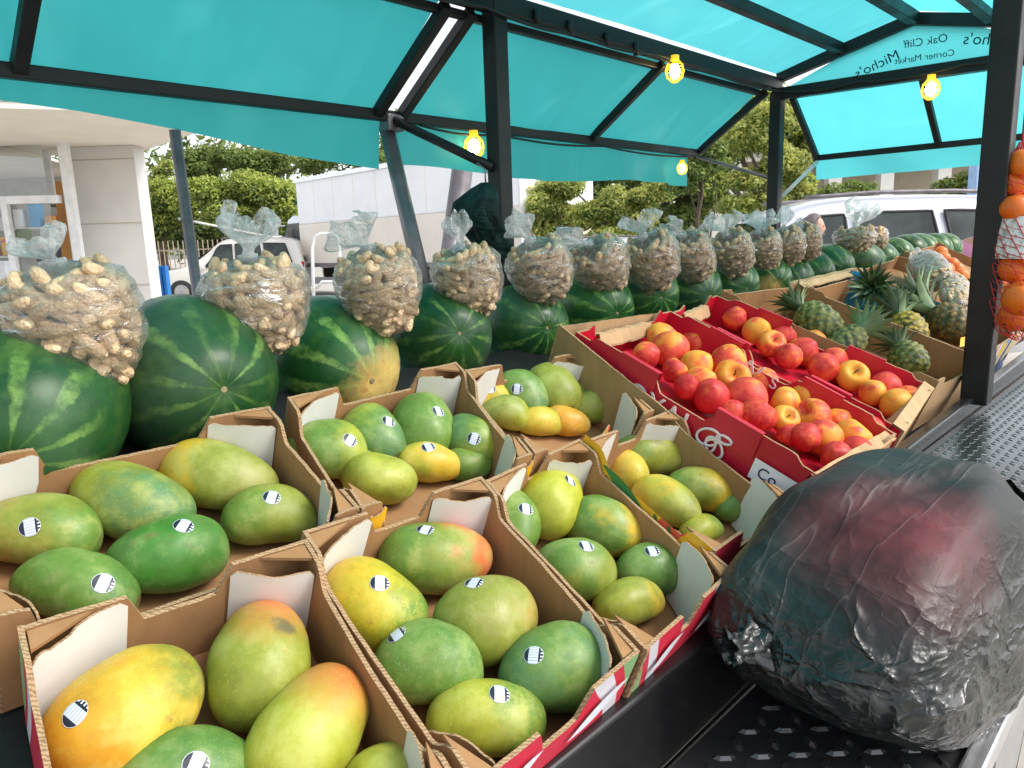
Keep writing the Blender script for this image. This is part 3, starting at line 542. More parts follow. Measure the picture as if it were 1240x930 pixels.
# ================================================================== CARTONS
def wall(A, B, inward, top, dep, th, mats, name, parent, seed=0, taper=0.):
    A = Vector(A); B = Vector(B); L = (B-A).length; d = (B-A)/L; inward = Vector(inward)
    n = max(8, int(L/.008)); mm = MB(); rr = random.Random(seed)
    O, I, OB, IB = [], [], [], []
    jit = 0
    for i in range(n+1):
        s = L*i/n; jit = jit*.7+rr.uniform(-1, 1)*.0006; h = top(s, L)+jit; w = mnoise.noise(Vector((s*6+seed*3.1, 0, 0)))*.003
        p = A+d*s+inward*w
        O.append(p+SNV*h); I.append(p+inward*th+SNV*(h-.0004)); OB.append(A+d*s-SNV*dep+inward*taper); IB.append(A+d*s+inward*(th+taper)-SNV*dep)
    mm.grid([OB, O], 1); mm.grid([I, IB], 0); mm.grid([O, I], 2); mm.grid([IB, OB], 2)
    mm.quad(OB[0], IB[0], I[0], O[0], 2); mm.quad(OB[-1], O[-1], I[-1], IB[-1], 2)
    return mm.build(name, mats, parent)
def smooth(a, b, x): t_ = min(1, max(0, (x-a)/(b-a))); return t_*t_*(3-2*t_)
def prof_mango(cw, dip, ramp=.018):
    def f(s, L): e = min(s, L-s); return -dip*smooth(cw, cw+ramp, e)
    return f
def prof_apple(cw, dip, cut=True):
    def f(s, L):
        e = min(s, L-s); h = -.012*smooth(.0, .02, .06-e)-dip*smooth(cw, cw+.012, e)
        if cut: q = abs(s-L*.5); h -= .024*(1-smooth(.05, .075, q))
        return h
    return f
def shrink(c, k): g_ = sum(c, Vector())/4; return [p+(g_-p).normalized()*k for p in c]
def flap(A, B, h0, h1, dep, parent, seed=0, lean=Vector((0, 0, 0)), mat='white_card', name='corner_flap'):
    rr = random.Random(seed); mm = MB(); n = 14; A = Vector(A); B = Vector(B); nn = (B-A).cross(SNV).normalized()*.0035
    T, T2, D0, D2 = [], [], [], []
    for i in range(n+1):
        u = i/n; p = A.lerp(B, u); h = h0*(1-u)+h1*u+rr.uniform(-1, 1)*.0009+.0016*math.sin(u*9+seed)+.004*(1 if (seed % 3 == 0 and .55 < u < .8) else 0)*-1; bow = nn*(2.2*math.sin(math.pi*u))
        if i in (0, n): h -= .006
        T.append(p+SNV*h+bow+lean); T2.append(p+SNV*h+bow+nn*.7+lean); D0.append(p-SNV*dep+bow*.4); D2.append(p-SNV*dep+bow*.4+nn*.7)
    mm.grid([D0, T], 0); mm.grid([T2, D2], 0); mm.grid([T, T2], 1)
    mm.quad(D0[0], D2[0], T2[0], T[0], 1); mm.quad(D0[-1], T[-1], T2[-1], D2[-1], 1)
    o_ = mm.build(name, [M[mat], M['edge']], parent, True); return o_
SEED = [10]
def carton(label, NW, NE, SE, SW, dep=.125, cat='fruit carton', group=None, prof=None, mats=('card', 'card', 'card', 'card'), inner='card', floor=None, flaps=True, name='fruit_carton', th=.005, ext=None, fl_scale=1.):
    c = shrink([NW, NE, SE, SW], .004); NW, NE, SE, SW = c; ce = sum(c, Vector())/4
    t = thing(name, label, cat, ce-SNV*dep, group); SEED[0] += 7; sd = SEED[0]
    pr = prof or dict(N=prof_mango(.088, .036), S=prof_mango(.088, .036), E=prof_mango(.04, .024, .03), W=prof_mango(.04, .024, .03))
    for k, (A, B), mt in zip('NESW', ((NW, NE), (NE, SE), (SE, SW), (SW, NW)), mats):
        d = (B-A).normalized(); inn = SNV.cross(d); inn = inn if inn.dot(ce-(A+B)/2) > 0 else -inn
        wall(A, B, inn, pr[k], dep, th, [M[inner], M[mt], M['edge']], 'side_panel', t, sd+ord(k))
    fz = -SNV*(floor if floor else dep-.006); m = MB(); q = [p+fz for p in shrink(c, .006)]; m.quad(*q); m.quad(*[p-SNV*.004 for p in reversed(q)]); m.build('floor_panel', M[inner], t)
    if flaps:
        for (C, A, B, sw, k) in ((NW, NE, SW, (.085, .034), 1), (NE, NW, SE, (.085, .034), 2), (SE, SW, NE, (.034, .075), 3), (SW, SE, NW, (.034, .075), 4)):
            a = C+(A-C).normalized()*sw[0]*fl_scale; b = C+(B-C).normalized()*sw[1]*fl_scale; inn = (ce-C).normalized()
            rr = random.Random(sd+k)
            flap(a+inn*.006, b+inn*.006, -.002-rr.random()*.006-(.012 if k == 4 else 0), -.004-rr.random()*.008-(.02 if k == 4 else 0), dep-.01, t, sd+k, inn*rr.uniform(-.002, .008), mat='card' if k == 4 else 'white_card')
            # folded cardboard lip over the corner post
            mm = MB(); p0 = C+inn*.008-SNV*.004; mm.add([p0, p0+(a-C)*.62-SNV*.001, p0+(b-C)*.7-SNV*.002, p0+SNV*.002, p0+(a-C)*.62+SNV*.003, p0+(b-C)*.7+SNV*.002], [(0, 2, 1), (3, 4, 5), (0, 1, 4, 3), (1, 2, 5, 4), (2, 0, 3, 5)]); mm.build('corner_lip', M['card'], t)
    return t
DM = .58
q = lambda x, y, D=DM: at_slant(x, y, D)
MG = 'open mango cartons'
PB = dict(N=prof_mango(.088, .036), S=prof_mango(.03, .058), E=prof_mango(.04, .024, .03), W=prof_mango(.04, .03, .03))
m1 = carton('front left open carton holding the large yellow mango', q(18, 757), q(372, 650), q(570, 962), q(18, 757)+q(570, 962)-q(372, 650), group=MG, mats=('card', 'card', 'print', 'print'))
m3 = carton('front middle open carton of seven mangoes with pink printed front', q(362, 642), q(583, 575), q(780, 790), q(576, 960), group=MG, mats=('card', 'card', 'print', 'card'))
m6 = carton('front carton with a black plastic bag leaning on its front corner', q(585, 580), q(702, 530), q(702, 530)+q(785, 792)-q(585, 580), q(785, 792), group=MG, mats=('card', 'card', 'print', 'card'))
m7 = carton('mango carton with a yellow printed side, next to the red apple cartons', q(706, 533), q(812, 495), q(812, 495)+(q(785, 792)-q(585, 580))*.86, q(706, 533)+(q(785, 792)-q(585, 580))*.86, group=MG, mats=('card', 'card', 'print', 'yellow'))
m2 = carton('back left carton of six green mangoes below the nearest watermelons', q(-78, 561), q(328, 490), q(440, 615), q(-78, 561)+q(440, 615)-q(328, 490), group=MG, mats=('card', 'card', 'card', 'print'), prof=PB)
m4 = carton('back middle carton of six mangoes below the orange-spotted watermelon', q(345, 480), q(553, 437), q(648, 550), q(437, 618), group=MG, mats=('card', 'card', 'card', 'card'), prof=PB)
m5 = carton('back right carton of small mangoes touching the brown apple tray', q(560, 447), q(707, 425), q(795, 497), q(648, 550), group=MG, mats=('card', 'card', 'card', 'card'), prof=PB)
# torn printed lips that stand up between the cartons
def lip(parent, A, B, h0, h1, mat, seed=1): flap(A, B, h0, h1, .05, parent, seed, mat=mat, name='printed_flap')
A_, B_ = q(706, 533), q(706, 533)+(q(785, 792)-q(585, 580))*.86
sw = [A_.lerp(B_, k) for k in (.0, .98)]; off = Vector((.001, 0, 0))
m = MB(); n_ = 24
rows = [[], []]
for i in range(n_+1):
    u = i/n_; p = sw[0].lerp(sw[1], u)+off; rows[0].append(p-SNV*.05); rows[1].append(p+SNV*(.012-.028*smooth(.12, .3, u)))
m.grid(rows); yl = m.build('printed_liner', M['yellow'], m7)
def on_liner(u, h, off2=.0012): return sw[0].lerp(sw[1], u)+off+SNV*h+Vector((-off2, 0, 0))
def decal(parent, pts, mat, name='printed_mark'):
    mm = MB(); mm.add(pts, [tuple(range(len(pts)))]); return mm.build(name, mat, parent)
M['dgreen'] = simple('printed_green', (.02, .17, .05), .45); M['pred'] = simple('printed_red', (.62, .05, .04), .45)
leafp = [on_liner(.2+.34*k/10, -.010-.016*k/10+.008*math.sin(math.pi*k/10)) for k in range(11)]+[on_liner(.2+.34*k/10, -.012-.022*k/10-.007*math.sin(math.pi*k/10)) for k in range(10, -1, -1)]
decal(yl, leafp, M['dgreen']); decal(yl, [on_liner(.24+.26*k/10, -.022-.02*k/10-.001*math.sin(k), .0009) for k in range(11)]+[on_liner(.24+.26*k/10, -.027-.02*k/10-.004*math.sin(math.pi*k/10), .0009) for k in range(10, -1, -1)], M['pred'])
for cu, ch, rr in ((.08, -.012, .013),):
    for r0, r1, mt in ((rr, rr*.78, M['dgreen']), (rr*.4, 0, M['pred'])):
        mm = MB(); P = [[on_liner(cu+math.cos(2*math.pi*k/24)*r_/.3, ch+math.sin(2*math.pi*k/24)*r_, .0015) for k in range(25)] for r_ in (r0, r1)]; mm.grid(P); mm.build('printed_mark', mt, yl)
for u in (.62, .72): decal(yl, [on_liner(u+.05*k/6, -.018-.008*k/6+.002*math.sin(k)) for k in range(7)]+[on_liner(u+.05*k/6, -.023-.008*k/6) for k in range(6, -1, -1)], M['dgreen'])
lip(m2, q(425, 617), q(470, 603), -.022, -.008, 'yellow', 3); lip(m4, q(615, 560), q(648, 548), -.03, -.01, 'yellow', 5); lip(m5, q(700, 530), q(738, 515), -.012, .004, 'yellow', 6)
# printed front of the front cartons: a white leaf on the pink
for (A, B, par) in ((q(576, 960), q(780, 790), m3), (q(785, 792), q(702, 530)+q(785, 792)-q(585, 580), m6)):
    d = (B-A).normalized(); o_ = SNV.cross(d); o_ = -o_ if o_.y > 0 else o_; o_ = o_*.0015
    for s0, ln in ((.03, .07), (.15, .10)):
        def ff(s, h): return A+d*(s0+s)+SNV*(-.045+h)+o_
        decal(par, [ff(ln*k/8, .012*math.sin(math.pi*k/8)+.03*k/8-.01) for k in range(9)]+[ff(ln*k/8, -.012*math.sin(math.pi*k/8)+.03*k/8-.01) for k in range(7, 0, -1)], M['paper'], 'printed_leaf')
# ------------------------------------------------ red apple cartons
DR = .53
r_ = lambda x, y: at_slant(x, y, DR)
pa = dict(N=prof_apple(.06, .03, False), S=prof_apple(.05, .02, False), E=prof_apple(.17, .010), W=prof_apple(.17, .010))
AG = 'red apple cartons'
R1c = [r_(697, 395), r_(812, 370), r_(1092, 520), r_(1003, 575)]; R2c = [r_(815, 372), r_(868, 352), r_(1135, 464), r_(1100, 517)]
R1 = carton('nearer red apple carton with white lettering, inside a brown tray', *R1c, dep=.15, group=AG, prof=pa, mats=('card_pale', 'red', 'card_pale', 'red'), inner='red', floor=.088, flaps=False)
R2 = carton('farther red apple carton beside the pineapples', *R2c, dep=.15, group=AG, prof=pa, mats=('card_pale', 'card_pale', 'card_pale', 'red'), inner='red', floor=.088, flaps=False)
def lid(par, A, B, s, w, ang, mat):   # folded tan end piece
    A = Vector(A); B = Vector(B); d = (B-A).normalized(); inn = SNV.cross(d); m = MB(); n_ = 10; rows = []
    for (k, h) in ((0, 0), (w*.5, .004), (w, -ang)):
        rows.append([A.lerp(B, i/n_)+inn*(k*s)+SNV*(h+.002*math.sin(i*2.3+k*90)) for i in range(n_+1)])
    m.grid(rows); m.grid([[p+SNV*-.004 for p in rw] for rw in reversed(rows)]); return m.build('end_flap', M[mat], par)
for par, c in ((R1, R1c), (R2, R2c)):
    lid(par, c[0].lerp(c[1], .2)-SNV*.03, c[0].lerp(c[1], .75)-SNV*.03, -1, .03, .02, 'card_pale')
    for k in (0, 1):   # tabs folded over the long sides
        A, B = (c[0], c[3]) if k == 0 else (c[1], c[2]); d = (B-A).normalized(); L = (B-A).length; inn = SNV.cross(d); inn = inn if inn.dot(c[2 if k == 0 else 3]-A) > 0 else -inn
        for s0 in (.13, L-.22):
            m = MB(); rows = [[A+d*(s0+.095*i/6)+inn*w_+SNV*h_ for i in range(7)] for w_, h_ in ((-.002, -.05), (-.002, .004), (.0085, .005), (.0085, -.06))]
            m.grid(rows); m.build('folded_tab', M['red'], par)
lid(R2, R2c[3]-SNV*.012, R2c[2]-SNV*.012, 1, .055, .075, 'card_pale'); lid(R1, R1c[3]-SNV*.02, R1c[2]-SNV*.02, 1, .05, .08, 'card_pale')
# brown tray under the nearer carton
td = Vector((-.018, 0, 0)); A, B = R1c[0]+td, R1c[3]+td+(R1c[3]-R1c[0]).normalized()*.02
tray = thing('cardboard_tray', 'plain brown cardboard tray around the foot of the nearer red apple carton', 'cardboard tray', (A+B)/2-SNV*.15)
wall(A+(A-B).normalized()*.03-SNV*.004, B-SNV*.086, Vector((1, 0, 0)), lambda s, L: -.004-.012*smooth(.3, .36, s), .12, .005, [M['card_olive'], M['card_olive'], M['edge']], 'side_panel', tray, 77)
wall(A+(A-B).normalized()*.03-SNV*.012, A+(A-B).normalized()*.03+Vector((.42, 0, 0))-SNV*.02, Vector((0, -1, 0)), lambda s, L: -.0, .12, .005, [M['card_pale'], M['card_pale'], M['edge']], 'end_panel', tray, 78)
wall(B-SNV*.06, B+Vector((.36, 0, 0))-SNV*.06, Vector((0, 1, 0)), lambda s, L: -.0-.02*smooth(.05, .09, s), .09, .005, [M['card_olive'], M['card_olive'], M['edge']], 'end_panel', tray, 79)
flap(B-SNV*.07+Vector((-.004, .10, .03)), B-SNV*.08+Vector((-.004, .0, 0)), 0, -.03, .09, tray, 4, mat='card_olive', name='folded_flap')
# lettering on the red cartons
def wall_text(par, A, B, s, h, txt, size, flip, mat='lettering', sx=1., off=.003, extr=.0005):
    d = (B-A).normalized(); o_ = SNV.cross(d); ex = d
    o_ = Vector((-1, 0, 0)) if True else o_; ez = ex.cross(SNV)
    if ez.x > 0: ez = -ez
    p = A+d*s+SNV*h+ez*off
    if ex.cross(SNV).dot(ez) < 0: ex = -ex
    return text_obj('lettering', txt, size, M[mat], frame(p, ex, SNV), par, extr, 0, 'CENTER', sx)
L1 = (R1c[3]-R1c[0]).length
wall_text(R1, R1c[0], R1c[3], L1*.40, -.062, 'ROYAL', .066, False, sx=.95, off=.004)
wall_text(R1, R1c[1], R1c[2], L1*.45, -.042, 'W', .056, False, sx=1.3, off=.012); wall_text(R1, R1c[1], R1c[2], L1*.57, -.044, 'S', .036, False, sx=1.2, off=.012)
for (A, B, par, ss) in ((R1c[1], R1c[2], R1, (.16, .185, .83, .80)), (R2c[1], R2c[2], R2, (.10, .2, .52, .86))):
    for k, s in enumerate(ss): wall_text(par, A, B, (B-A).length*s, -.055-.008*(k % 2), 'Y', .016, False, off=.011)
wall_text(R2, R2c[1], R2c[2], (R2c[2]-R2c[1]).length*.66, -.052, 'o', .022, False, off=.011)
A, B = R1c[0], R1c[3]; d = (B-A).normalized(); ez = Vector((-1, 0, 0)); ez = (ez-d*ez.dot(d)).normalized()
def rp(s, h, o_=.0045): return A+d*s+SNV*h+ez*o_
lg = MB()
for cx, cy, a_, b_, rot in ((.0, .0, .024, .016, .5), (.018, -.012, .021, .015, -.6), (.030, .012, .015, .007, .1), (.008, -.016, .018, .010, 1.2)):
    lg.tube([rp(L1*.63+cx+a_*math.cos(f)*math.cos(rot)-b_*math.sin(f)*math.sin(rot), -.055+cy+a_*math.cos(f)*math.sin(rot)+b_*math.sin(f)*math.cos(rot)) for f in [2*math.pi*k/28 for k in range(29)]], .0027, n=6, cap=False)
lg.build('apple_emblem', M['lettering'], R1, True)
s0 = L1*.795
lb = decal(R1, [rp(s0, -.080), rp(s0+.10, -.080), rp(s0+.10, -.040), rp(s0, -.040)], M['paper'], 'paper_label')
wall_text(lb, A, B, s0+.032, -.061, 'Co', .030, False, 'navy', 1., .0055)
# ------------------------------------------------ pineapple, blue and orange cartons on the right
pp = dict(N=prof_mango(.05, .015), S=prof_mango(.05, .025), E=prof_mango(.05, .012), W=prof_mango(.05, .012))
k1 = carton('brown carton of pineapples right beside the farther red carton', r_(873, 351), r_(968, 341), r_(1200, 432), r_(1139, 462), dep=.15, group='pineapple cartons', prof=pp, flaps=False, floor=.12, mats=('card', 'card', 'card_pale', 'card'))
k2 = carton('brown carton of pineapples with a round hand hole, near the blue carton', r_(976, 347), r_(1052, 328), r_(1232, 400), r_(1192, 428), dep=.15, group='pineapple cartons', prof=pp, flaps=False, floor=.12, mats=('card', 'card', 'carton_art', 'card'))
p0 = r_(976, 347); p1 = r_(1192, 428); hp = p0.lerp(p1, .13)-SNV*.055
mm = MB(); mm.tube([hp+Vector((-.002, 0, 0)), hp+Vector((-.0045, 0, 0))], .013, n=18); mm.build('hand_hole', M['dark_inside'], k2)
lid(k2, r_(976, 347)-SNV*.004, r_(1052, 328)-SNV*.004, 1, .06, .006, 'card_pale')
k3 = carton('blue printed carton with a bag of peanuts lying on it', at_slant(1030, 326, .517), at_slant(1088, 309, .517), at_slant(1262, 371, .517), at_slant(1236, 396, .517), dep=.14, group='far cartons', prof=pp, flaps=False, floor=.06, mats=('card', 'card', 'carton_art', 'blue_print'))
k4 = carton('farthest carton, filled with oranges, under the striped watermelons', r_(1095, 304), r_(1135, 293), r_(1275, 345), r_(1265, 368), dep=.14, group='far cartons', prof=pp, flaps=False, floor=.06, mats=('card', 'card', 'carton_art', 'card'))
m = MB(); A, B = r_(1195, 430), r_(1236, 395)
decal(k3, [p+Vector((0, .05, .0)) for p in (r_(1185, 425), r_(1225, 412), r_(1222, 402), r_(1185, 410))], M['yellow'], 'yellow_liner')
# ================================================================== MANGOES
def mango_mesh(a, b, seed):
    rr = random.Random(seed); n, k = 30, 26; P = []; bend = rr.uniform(.08, .22)*b; egg = rr.uniform(.02, .17)*rr.choice((-1, 1, 1)); ph = rr.uniform(0, 6)
    for i in range(n+1):
        th = math.pi*i/n; x = a*math.cos(th); row = []
        r0 = b*math.sin(th)**.92*(1-egg*math.cos(th)+.03*math.cos(2*th))
        for j in range(k):
            f = 2*math.pi*j/k; w = 1+.06*mnoise.noise(Vector((math.cos(th)*2+seed, math.cos(f)*1.2*math.sin(th), math.sin(f)*1.2*math.sin(th))))
            y = r0*math.cos(f)*w; z = r0*math.sin(f)*w*.94-bend*((x/a)**2-.4)
            y += .11*b*math.sin(th*2+ph)+.05*b*math.sin(th)*math.sin(ph)
            row.append((x+(-.045*a if i == 0 else 0), y, z))
        P.append(row)
    mm = MB(); mm.grid(P, wrap=True); return mm
CNT = [0]
def mango(cx, cy, L, Wd, ang, cols, label, box, stk=None, blush=None, scar=None, stem=False, D=None, group=None):
    CNT[0] += 1; i = CNT[0]
    b = Wd/2*.6/FPX; D = D or .64
    for _ in range(4):
        D_ = D if D else .64
        c = at_slant(cx, cy, D_); b = Wd/2*depth(c)/FPX; D = DM+.123-b*1.0
    a2 = L/2*depth(c)/FPX
    an = R(ang); e0 = at_slant(cx-math.cos(an)*L*.3, cy+math.sin(an)*L*.3, D); e1 = at_slant(cx+math.cos(an)*L*.3, cy-math.sin(an)*L*.3, D); dr = (e1-e0).normalized()
    vd = (c-V(CAMP)).normalized(); s = math.sqrt(max(.02, 1-dr.dot(vd)**2)); a = math.sqrt(max(b*b, (a2*a2-b*b*(1-s*s))/(s*s))); a = min(max(a, 1.1*b), 1.62*b)
    mb = mango_mesh(a, b, i*1.37); me = mb.mesh('mango', mk_mango(i, *cols, blush=blush, scar=scar, tip=a*.97), True)
    o = bpy.data.objects.new('mango', me); mt = frame(c, dr, SNV.cross(dr)); o.matrix_world = mt; COL.objects.link(o); tag(o, label, 'mango', group or 'mangoes in open cartons')
    bv = BVHTree.FromPolygons(mb.v, mb.f); inv = mt.inverted()
    if stk:
        sx_, sy_, sr = (*stk, None)[:3] if len(stk) == 2 else stk
        ro = inv@V(CAMP); rd = (inv.to_3x3()@V(ray(sx_, sy_))).normalized(); h, nn, _, _ = bv.ray_cast(ro, rd)
        if h is None: h, nn, _, _ = bv.find_nearest(inv@at_slant(sx_, sy_, D-b))
        if nn.dot(rd) > 0: nn = -nn
        rr = random.Random(i); aa = sr if sr is not None else rr.uniform(-.5, .5); rl = inv.to_3x3()@RH; t1 = (rl-nn*rl.dot(nn)).normalized(); t2 = nn.cross(t1); t1, t2 = t1*math.cos(aa)+t2*math.sin(aa), t2*math.cos(aa)-t1*math.sin(aa)
        sm = MB(); rad = .0115; uvs = []; rings = 5; kk = 20
        vs = [h]; uvs.append((.5, .5))
        for ri in range(1, rings+1):
            for kq in range(kk):
                f = 2*math.pi*kq/kk; x = math.cos(f)*ri/rings; y = math.sin(f)*ri/rings; pt = h+t1*x*rad+t2*y*rad*.92
                hh, hn, _, _ = bv.ray_cast(pt+nn*.02, -nn); hn = hn if (hn and hn.dot(nn) > 0) else (-hn if hn else nn); pt = (hh+hn*.0007) if hh else pt
                vs.append(pt); uvs.append((.5+x/2, .5+y/2))
        vs[0] = h+nn*.0006; fs = [(0, 1+kq, 1+(kq+1) % kk) for kq in range(kk)]
        for ri in range(rings-1):
            for kq in range(kk): a0 = 1+ri*kk; fs.append((a0+kq, a0+kk+kq, a0+kk+(kq+1) % kk, a0+(kq+1) % kk))
        sm.add(vs, fs); sme = sm.mesh('sticker', M['sticker'], True); ul = sme.uv_layers.new(name='UVMap')
        for lp in sme.loops: ul.data[lp.index].uv = uvs[lp.vertex_index]
        child(bpy.data.objects.new('sticker', sme), o)
    if stem:
        s_ = -1 if stem < 0 else 1; tip = Vector((s_*a*.97, 0, -.15*b)); sm = MB(); sm.tube([tip, tip+Vector((s_*.006, 0, .004))], [.004, .0028], n=8); child(bpy.data.objects.new('stem', sm.mesh('stem', M['stem'], True)), o)
    return o
F1, F2, F3, F4, F5, F6, F7 = 'front left carton', 'back left carton', 'front middle carton', 'back middle carton', 'back right carton', 'carton by the black bag', 'yellow-sided carton'
mango(156, 862, 186, 146, 30, (OR, YE, OL), 'largest yellow mango, green at its right tip, in the front left carton', F1, (91, 864, 1.0))
mango(316, 798, 150, 122, 66, (OL, (.25, .28, .025), YG), 'round green mango with a grey scar and orange shoulder, front left carton', F1, None, RB, (.005, -.02, .045))
mango(377, 882, 172, 125, 62, (YG, YG, YG), 'yellow-green mango with a pink top, right side of the front left carton', F1, None, RB)
mango(228, 940, 175, 110, 8, (GR, DG, GR), 'green mango below the large yellow one, at the bottom picture edge', F1, (237, 926))
mango(474, 950, 120, 100, 10, (YG, YG, OL), 'mostly cut off yellow-green mango in the right corner of the front left carton', F1)
mango(43, 643, 155, 92, -5, (TN, OL, GR), 'tan and green mango at the left end of the back left carton', F2, (36, 638))
mango(92, 712, 165, 92, -10, (GR, GR, DG), 'dark green mango lying along the front wall of the back left carton', F2, (125, 706))
mango(158, 607, 152, 96, -22, (YG, OL, BG), 'mango yellow on the left and green on the right, middle of the back left carton', F2)
mango(205, 672, 138, 98, 5, (DG, (.05, .19, .02), DG), 'vivid green mango with its sticker on top, front of the back left carton', F2, (222, 636))
mango(265, 577, 140, 88, -12, (YE, OL, OL), 'olive mango with a yellow-orange left end, by the white corner flap', F2, None, None)
mango(327, 625, 112, 78, 0, (GR, OL, OL), 'small olive-green mango at the right end of the back left carton', F2, (329, 602))
mango(452, 733, 136, 108, -18, (YE, (.42, .38, .02), GR), 'golden mango fading to green, against the left wall of the front middle carton', F3, (460, 706, .1), stem=-1)
mango(530, 675, 138, 90, 3, (GR, OL, RB), 'green mango with a bright red right end, top of the front middle carton', F3, (515, 641))
mango(592, 750, 128, 110, 15, (OL, OL, TN), 'dull olive mango in the centre of the front middle carton', F3, (572, 698))
mango(517, 806, 134, 106, 8, (GR, GR, DG), 'plain green mango under the golden one in the front middle carton', F3, (480, 768))
mango(674, 812, 142, 110, 3, (BG, GR, BG), 'blue-green mango at the right wall of the front middle carton', F3, (646, 793))
mango(590, 870, 158, 92, 5, (YG, YG, GR), 'yellow-green mango at the front wall of the front middle carton', F3, (605, 840))
mango(396, 546, 99, 78, -10, (GR, GR, YG), 'green mango at the left end of the back middle carton', F4, (424, 533))
mango(453, 528, 85, 72, -40, (YG, GR, BG), 'second mango from the left in the back row of the back middle carton', F4, (471, 510))
mango(513, 513, 87, 76, 70, (GR, GR, OL), 'tall green mango beside the white flap of the back middle carton', F4, (531, 498))
mango(573, 535, 83, 67, -20, (BG, GR, YG), 'blue-green mango with a yellow base, right end of the back middle carton', F4, (574, 531))
mango(460, 580, 92, 67, -10, (OL, YG, OL), 'speckled yellow-olive mango at the front wall of the back middle carton', F4)
mango(520, 561, 81, 52, 0, (YG, YE, YE), 'low yellow mango between two green ones in the back middle carton', F4, (519, 541))
mango(590, 483, 66, 49, -10, (YE, YE, YG), 'yellow mango at the far left of the back right carton', F5, (594, 470))
mango(631, 479, 71, 61, -30, (GR, GR, BG), 'blue-green mango with a sticker in the back right carton', F5, (626, 471))
mango(669, 473, 73, 66, -40, (OL, (.24, .28, .03), OL), 'olive mango at the back wall of the back right carton', F5)
mango(654, 511, 61, 39, -8, (YG, YE, YG), 'lemon-yellow mango at the front of the back right carton', F5)
mango(687, 511, 59, 39, -8, (OR, OR, TN), 'orange mango at the front of the back right carton', F5)
mango(718, 493, 66, 44, -5, (OL, OL, GR), 'green-olive mango at the right end of the back right carton', F5)
mango(612, 500, 62, 46, -12, (GR, OL, YG), 'green mango low between the two left ones in the back right carton', F5)
mango(692, 478, 56, 44, 10, (OL, GR, OL), 'shaded green mango behind the orange one in the back right carton', F5)
mango(430, 566, 70, 52, -20, (GR, OL, GR), 'green mango low at the left wall of the back middle carton', F4)
mango(566, 562, 64, 44, 5, (OL, GR, GR), 'shaded green mango below the blue-green one, back middle carton', F4)
mango(620, 630, 88, 66, -65, (GR, GR, GR), 'green mango at the left wall of the carton by the black bag', F6, (637, 616))
mango(669, 606, 90, 80, 65, (YG, (.40, .40, .02), YG), 'bright yellow-green mango standing tall in the carton by the black bag', F6, (691, 582))
mango(732, 638, 100, 74, -15, (GR, GR, YE), 'green mango with a yellow right end, under the yellow printed flap', F6)
mango(698, 690, 102, 80, -12, (GR, GR, OL), 'light green mango in the middle of the carton by the black bag', F6, (710, 661))
mango(792, 690, 92, 66, -5, (GR, DG, DG), 'deep green mango touching the black plastic bag', F6, (790, 667))
mango(763, 729, 110, 60, 3, (YG, OL, YE), 'yellow-green mango in the front corner of the carton by the black bag', F6)
mango(786, 550, 92, 56, -8, (GR, OL, YG), 'mango with a black stain in the yellow-sided carton', F7, None, None, (.0, -.012, .03))
mango(756, 567, 66, 46, -38, (OR, YE, YG), 'small orange-yellow mango against the yellow printed side', F7)
mango(847, 592, 82, 54, -12, (GR, OL, YE), 'green mango turning yellow at its right end, yellow-sided carton', F7)
mango(808, 608, 88, 58, -32, (YE, YG, OL), 'yellow mango with an orange blush in the yellow-sided carton', F7, None, None)
mango(895, 613, 88, 44, 10, (GR, GR, OL), 'green mango half hidden by the black plastic bag', F7)
mango(850, 642, 60, 40, 10, (YG, YG, GR), 'pale green mango end beside the black plastic bag, yellow-sided carton', F7)
# ================================================================== APPLES
def apple_mesh(seed):
    rr = random.Random(seed); n, k = 22, 24; P = []; Rr = .037
    for i in range(n+1):
        th = math.pi*i/n; row = []
        for j in range(k):
            f = 2*math.pi*j/k; r = Rr*math.sin(th)*(1+.10*math.cos(th)); z = Rr*.94*math.cos(th)
            z -= .017*math.exp(-(th/.34)**2)-.004*math.exp(-((math.pi-th)/.3)**2)*-1
            w = 1+.02*math.cos(5*f+seed)*math.sin(th)+.03*mnoise.noise(Vector((math.cos(f), math.sin(f), th+seed)))
            row.append((r*math.cos(f)*w, r*math.sin(f)*w, z))
        P.append(row)
    mm = MB(); mm.grid(P, wrap=True); return mm
AM = {}
for k_ in M['apple']:
    for s_ in range(2): AM[k_, s_] = apple_mesh(s_*3.3+1).mesh('apple', M['apple'][k_], True)
stm = MB().tube([(0, 0, .016), (.002, 0, .028), (.006, .001, .036)], [.0016, .0013, .0018], n=6).mesh('stem', M['stem'], True)
stk_m = MB().tube([(0, 0, .0362), (0, 0, .0372)], .009, n=16).mesh('sticker', M['paper'])
def apple(cx, cy, d, kind, label, stem=None, stick=False, grp='apples in the red cartons', D=DR+.046):
    c = at_slant(cx, cy, D); o = bpy.data.objects.new('apple', AM[kind, random.randrange(2)]); s = d*1.06/2*depth(c)/FPX/.037
    view = (V(CAMP)-c).normalized()
    if stem: ax = (view*stem+SNV*(1-stem)+RH*random.uniform(-.2, .2)).normalized()
    else: ax = (SNV*random.uniform(-.8, .7)+RH*random.uniform(-1, 1)+view*random.uniform(-.8, .1)).normalized()
    o.matrix_world = Matrix.Translation(c)@ax.to_track_quat('Z', 'Y').to_matrix().to_4x4()@Matrix.Rotation(random.uniform(0, 6), 4, 'Z')@Matrix.Scale(s, 4)
    COL.objects.link(o); tag(o, label, 'apple', grp)
    if stem: child(bpy.data.objects.new('stem', stm), o)
    if stick:
        so = bpy.data.objects.new('sticker', stk_m); dirw = (view*.72+RH*.5-UPV*.35).normalized(); dl = (o.matrix_world.to_3x3().inverted()@dirw).normalized(); so.matrix_basis = dl.to_track_quat('Z', 'Y').to_matrix().to_4x4(); child(so, o)
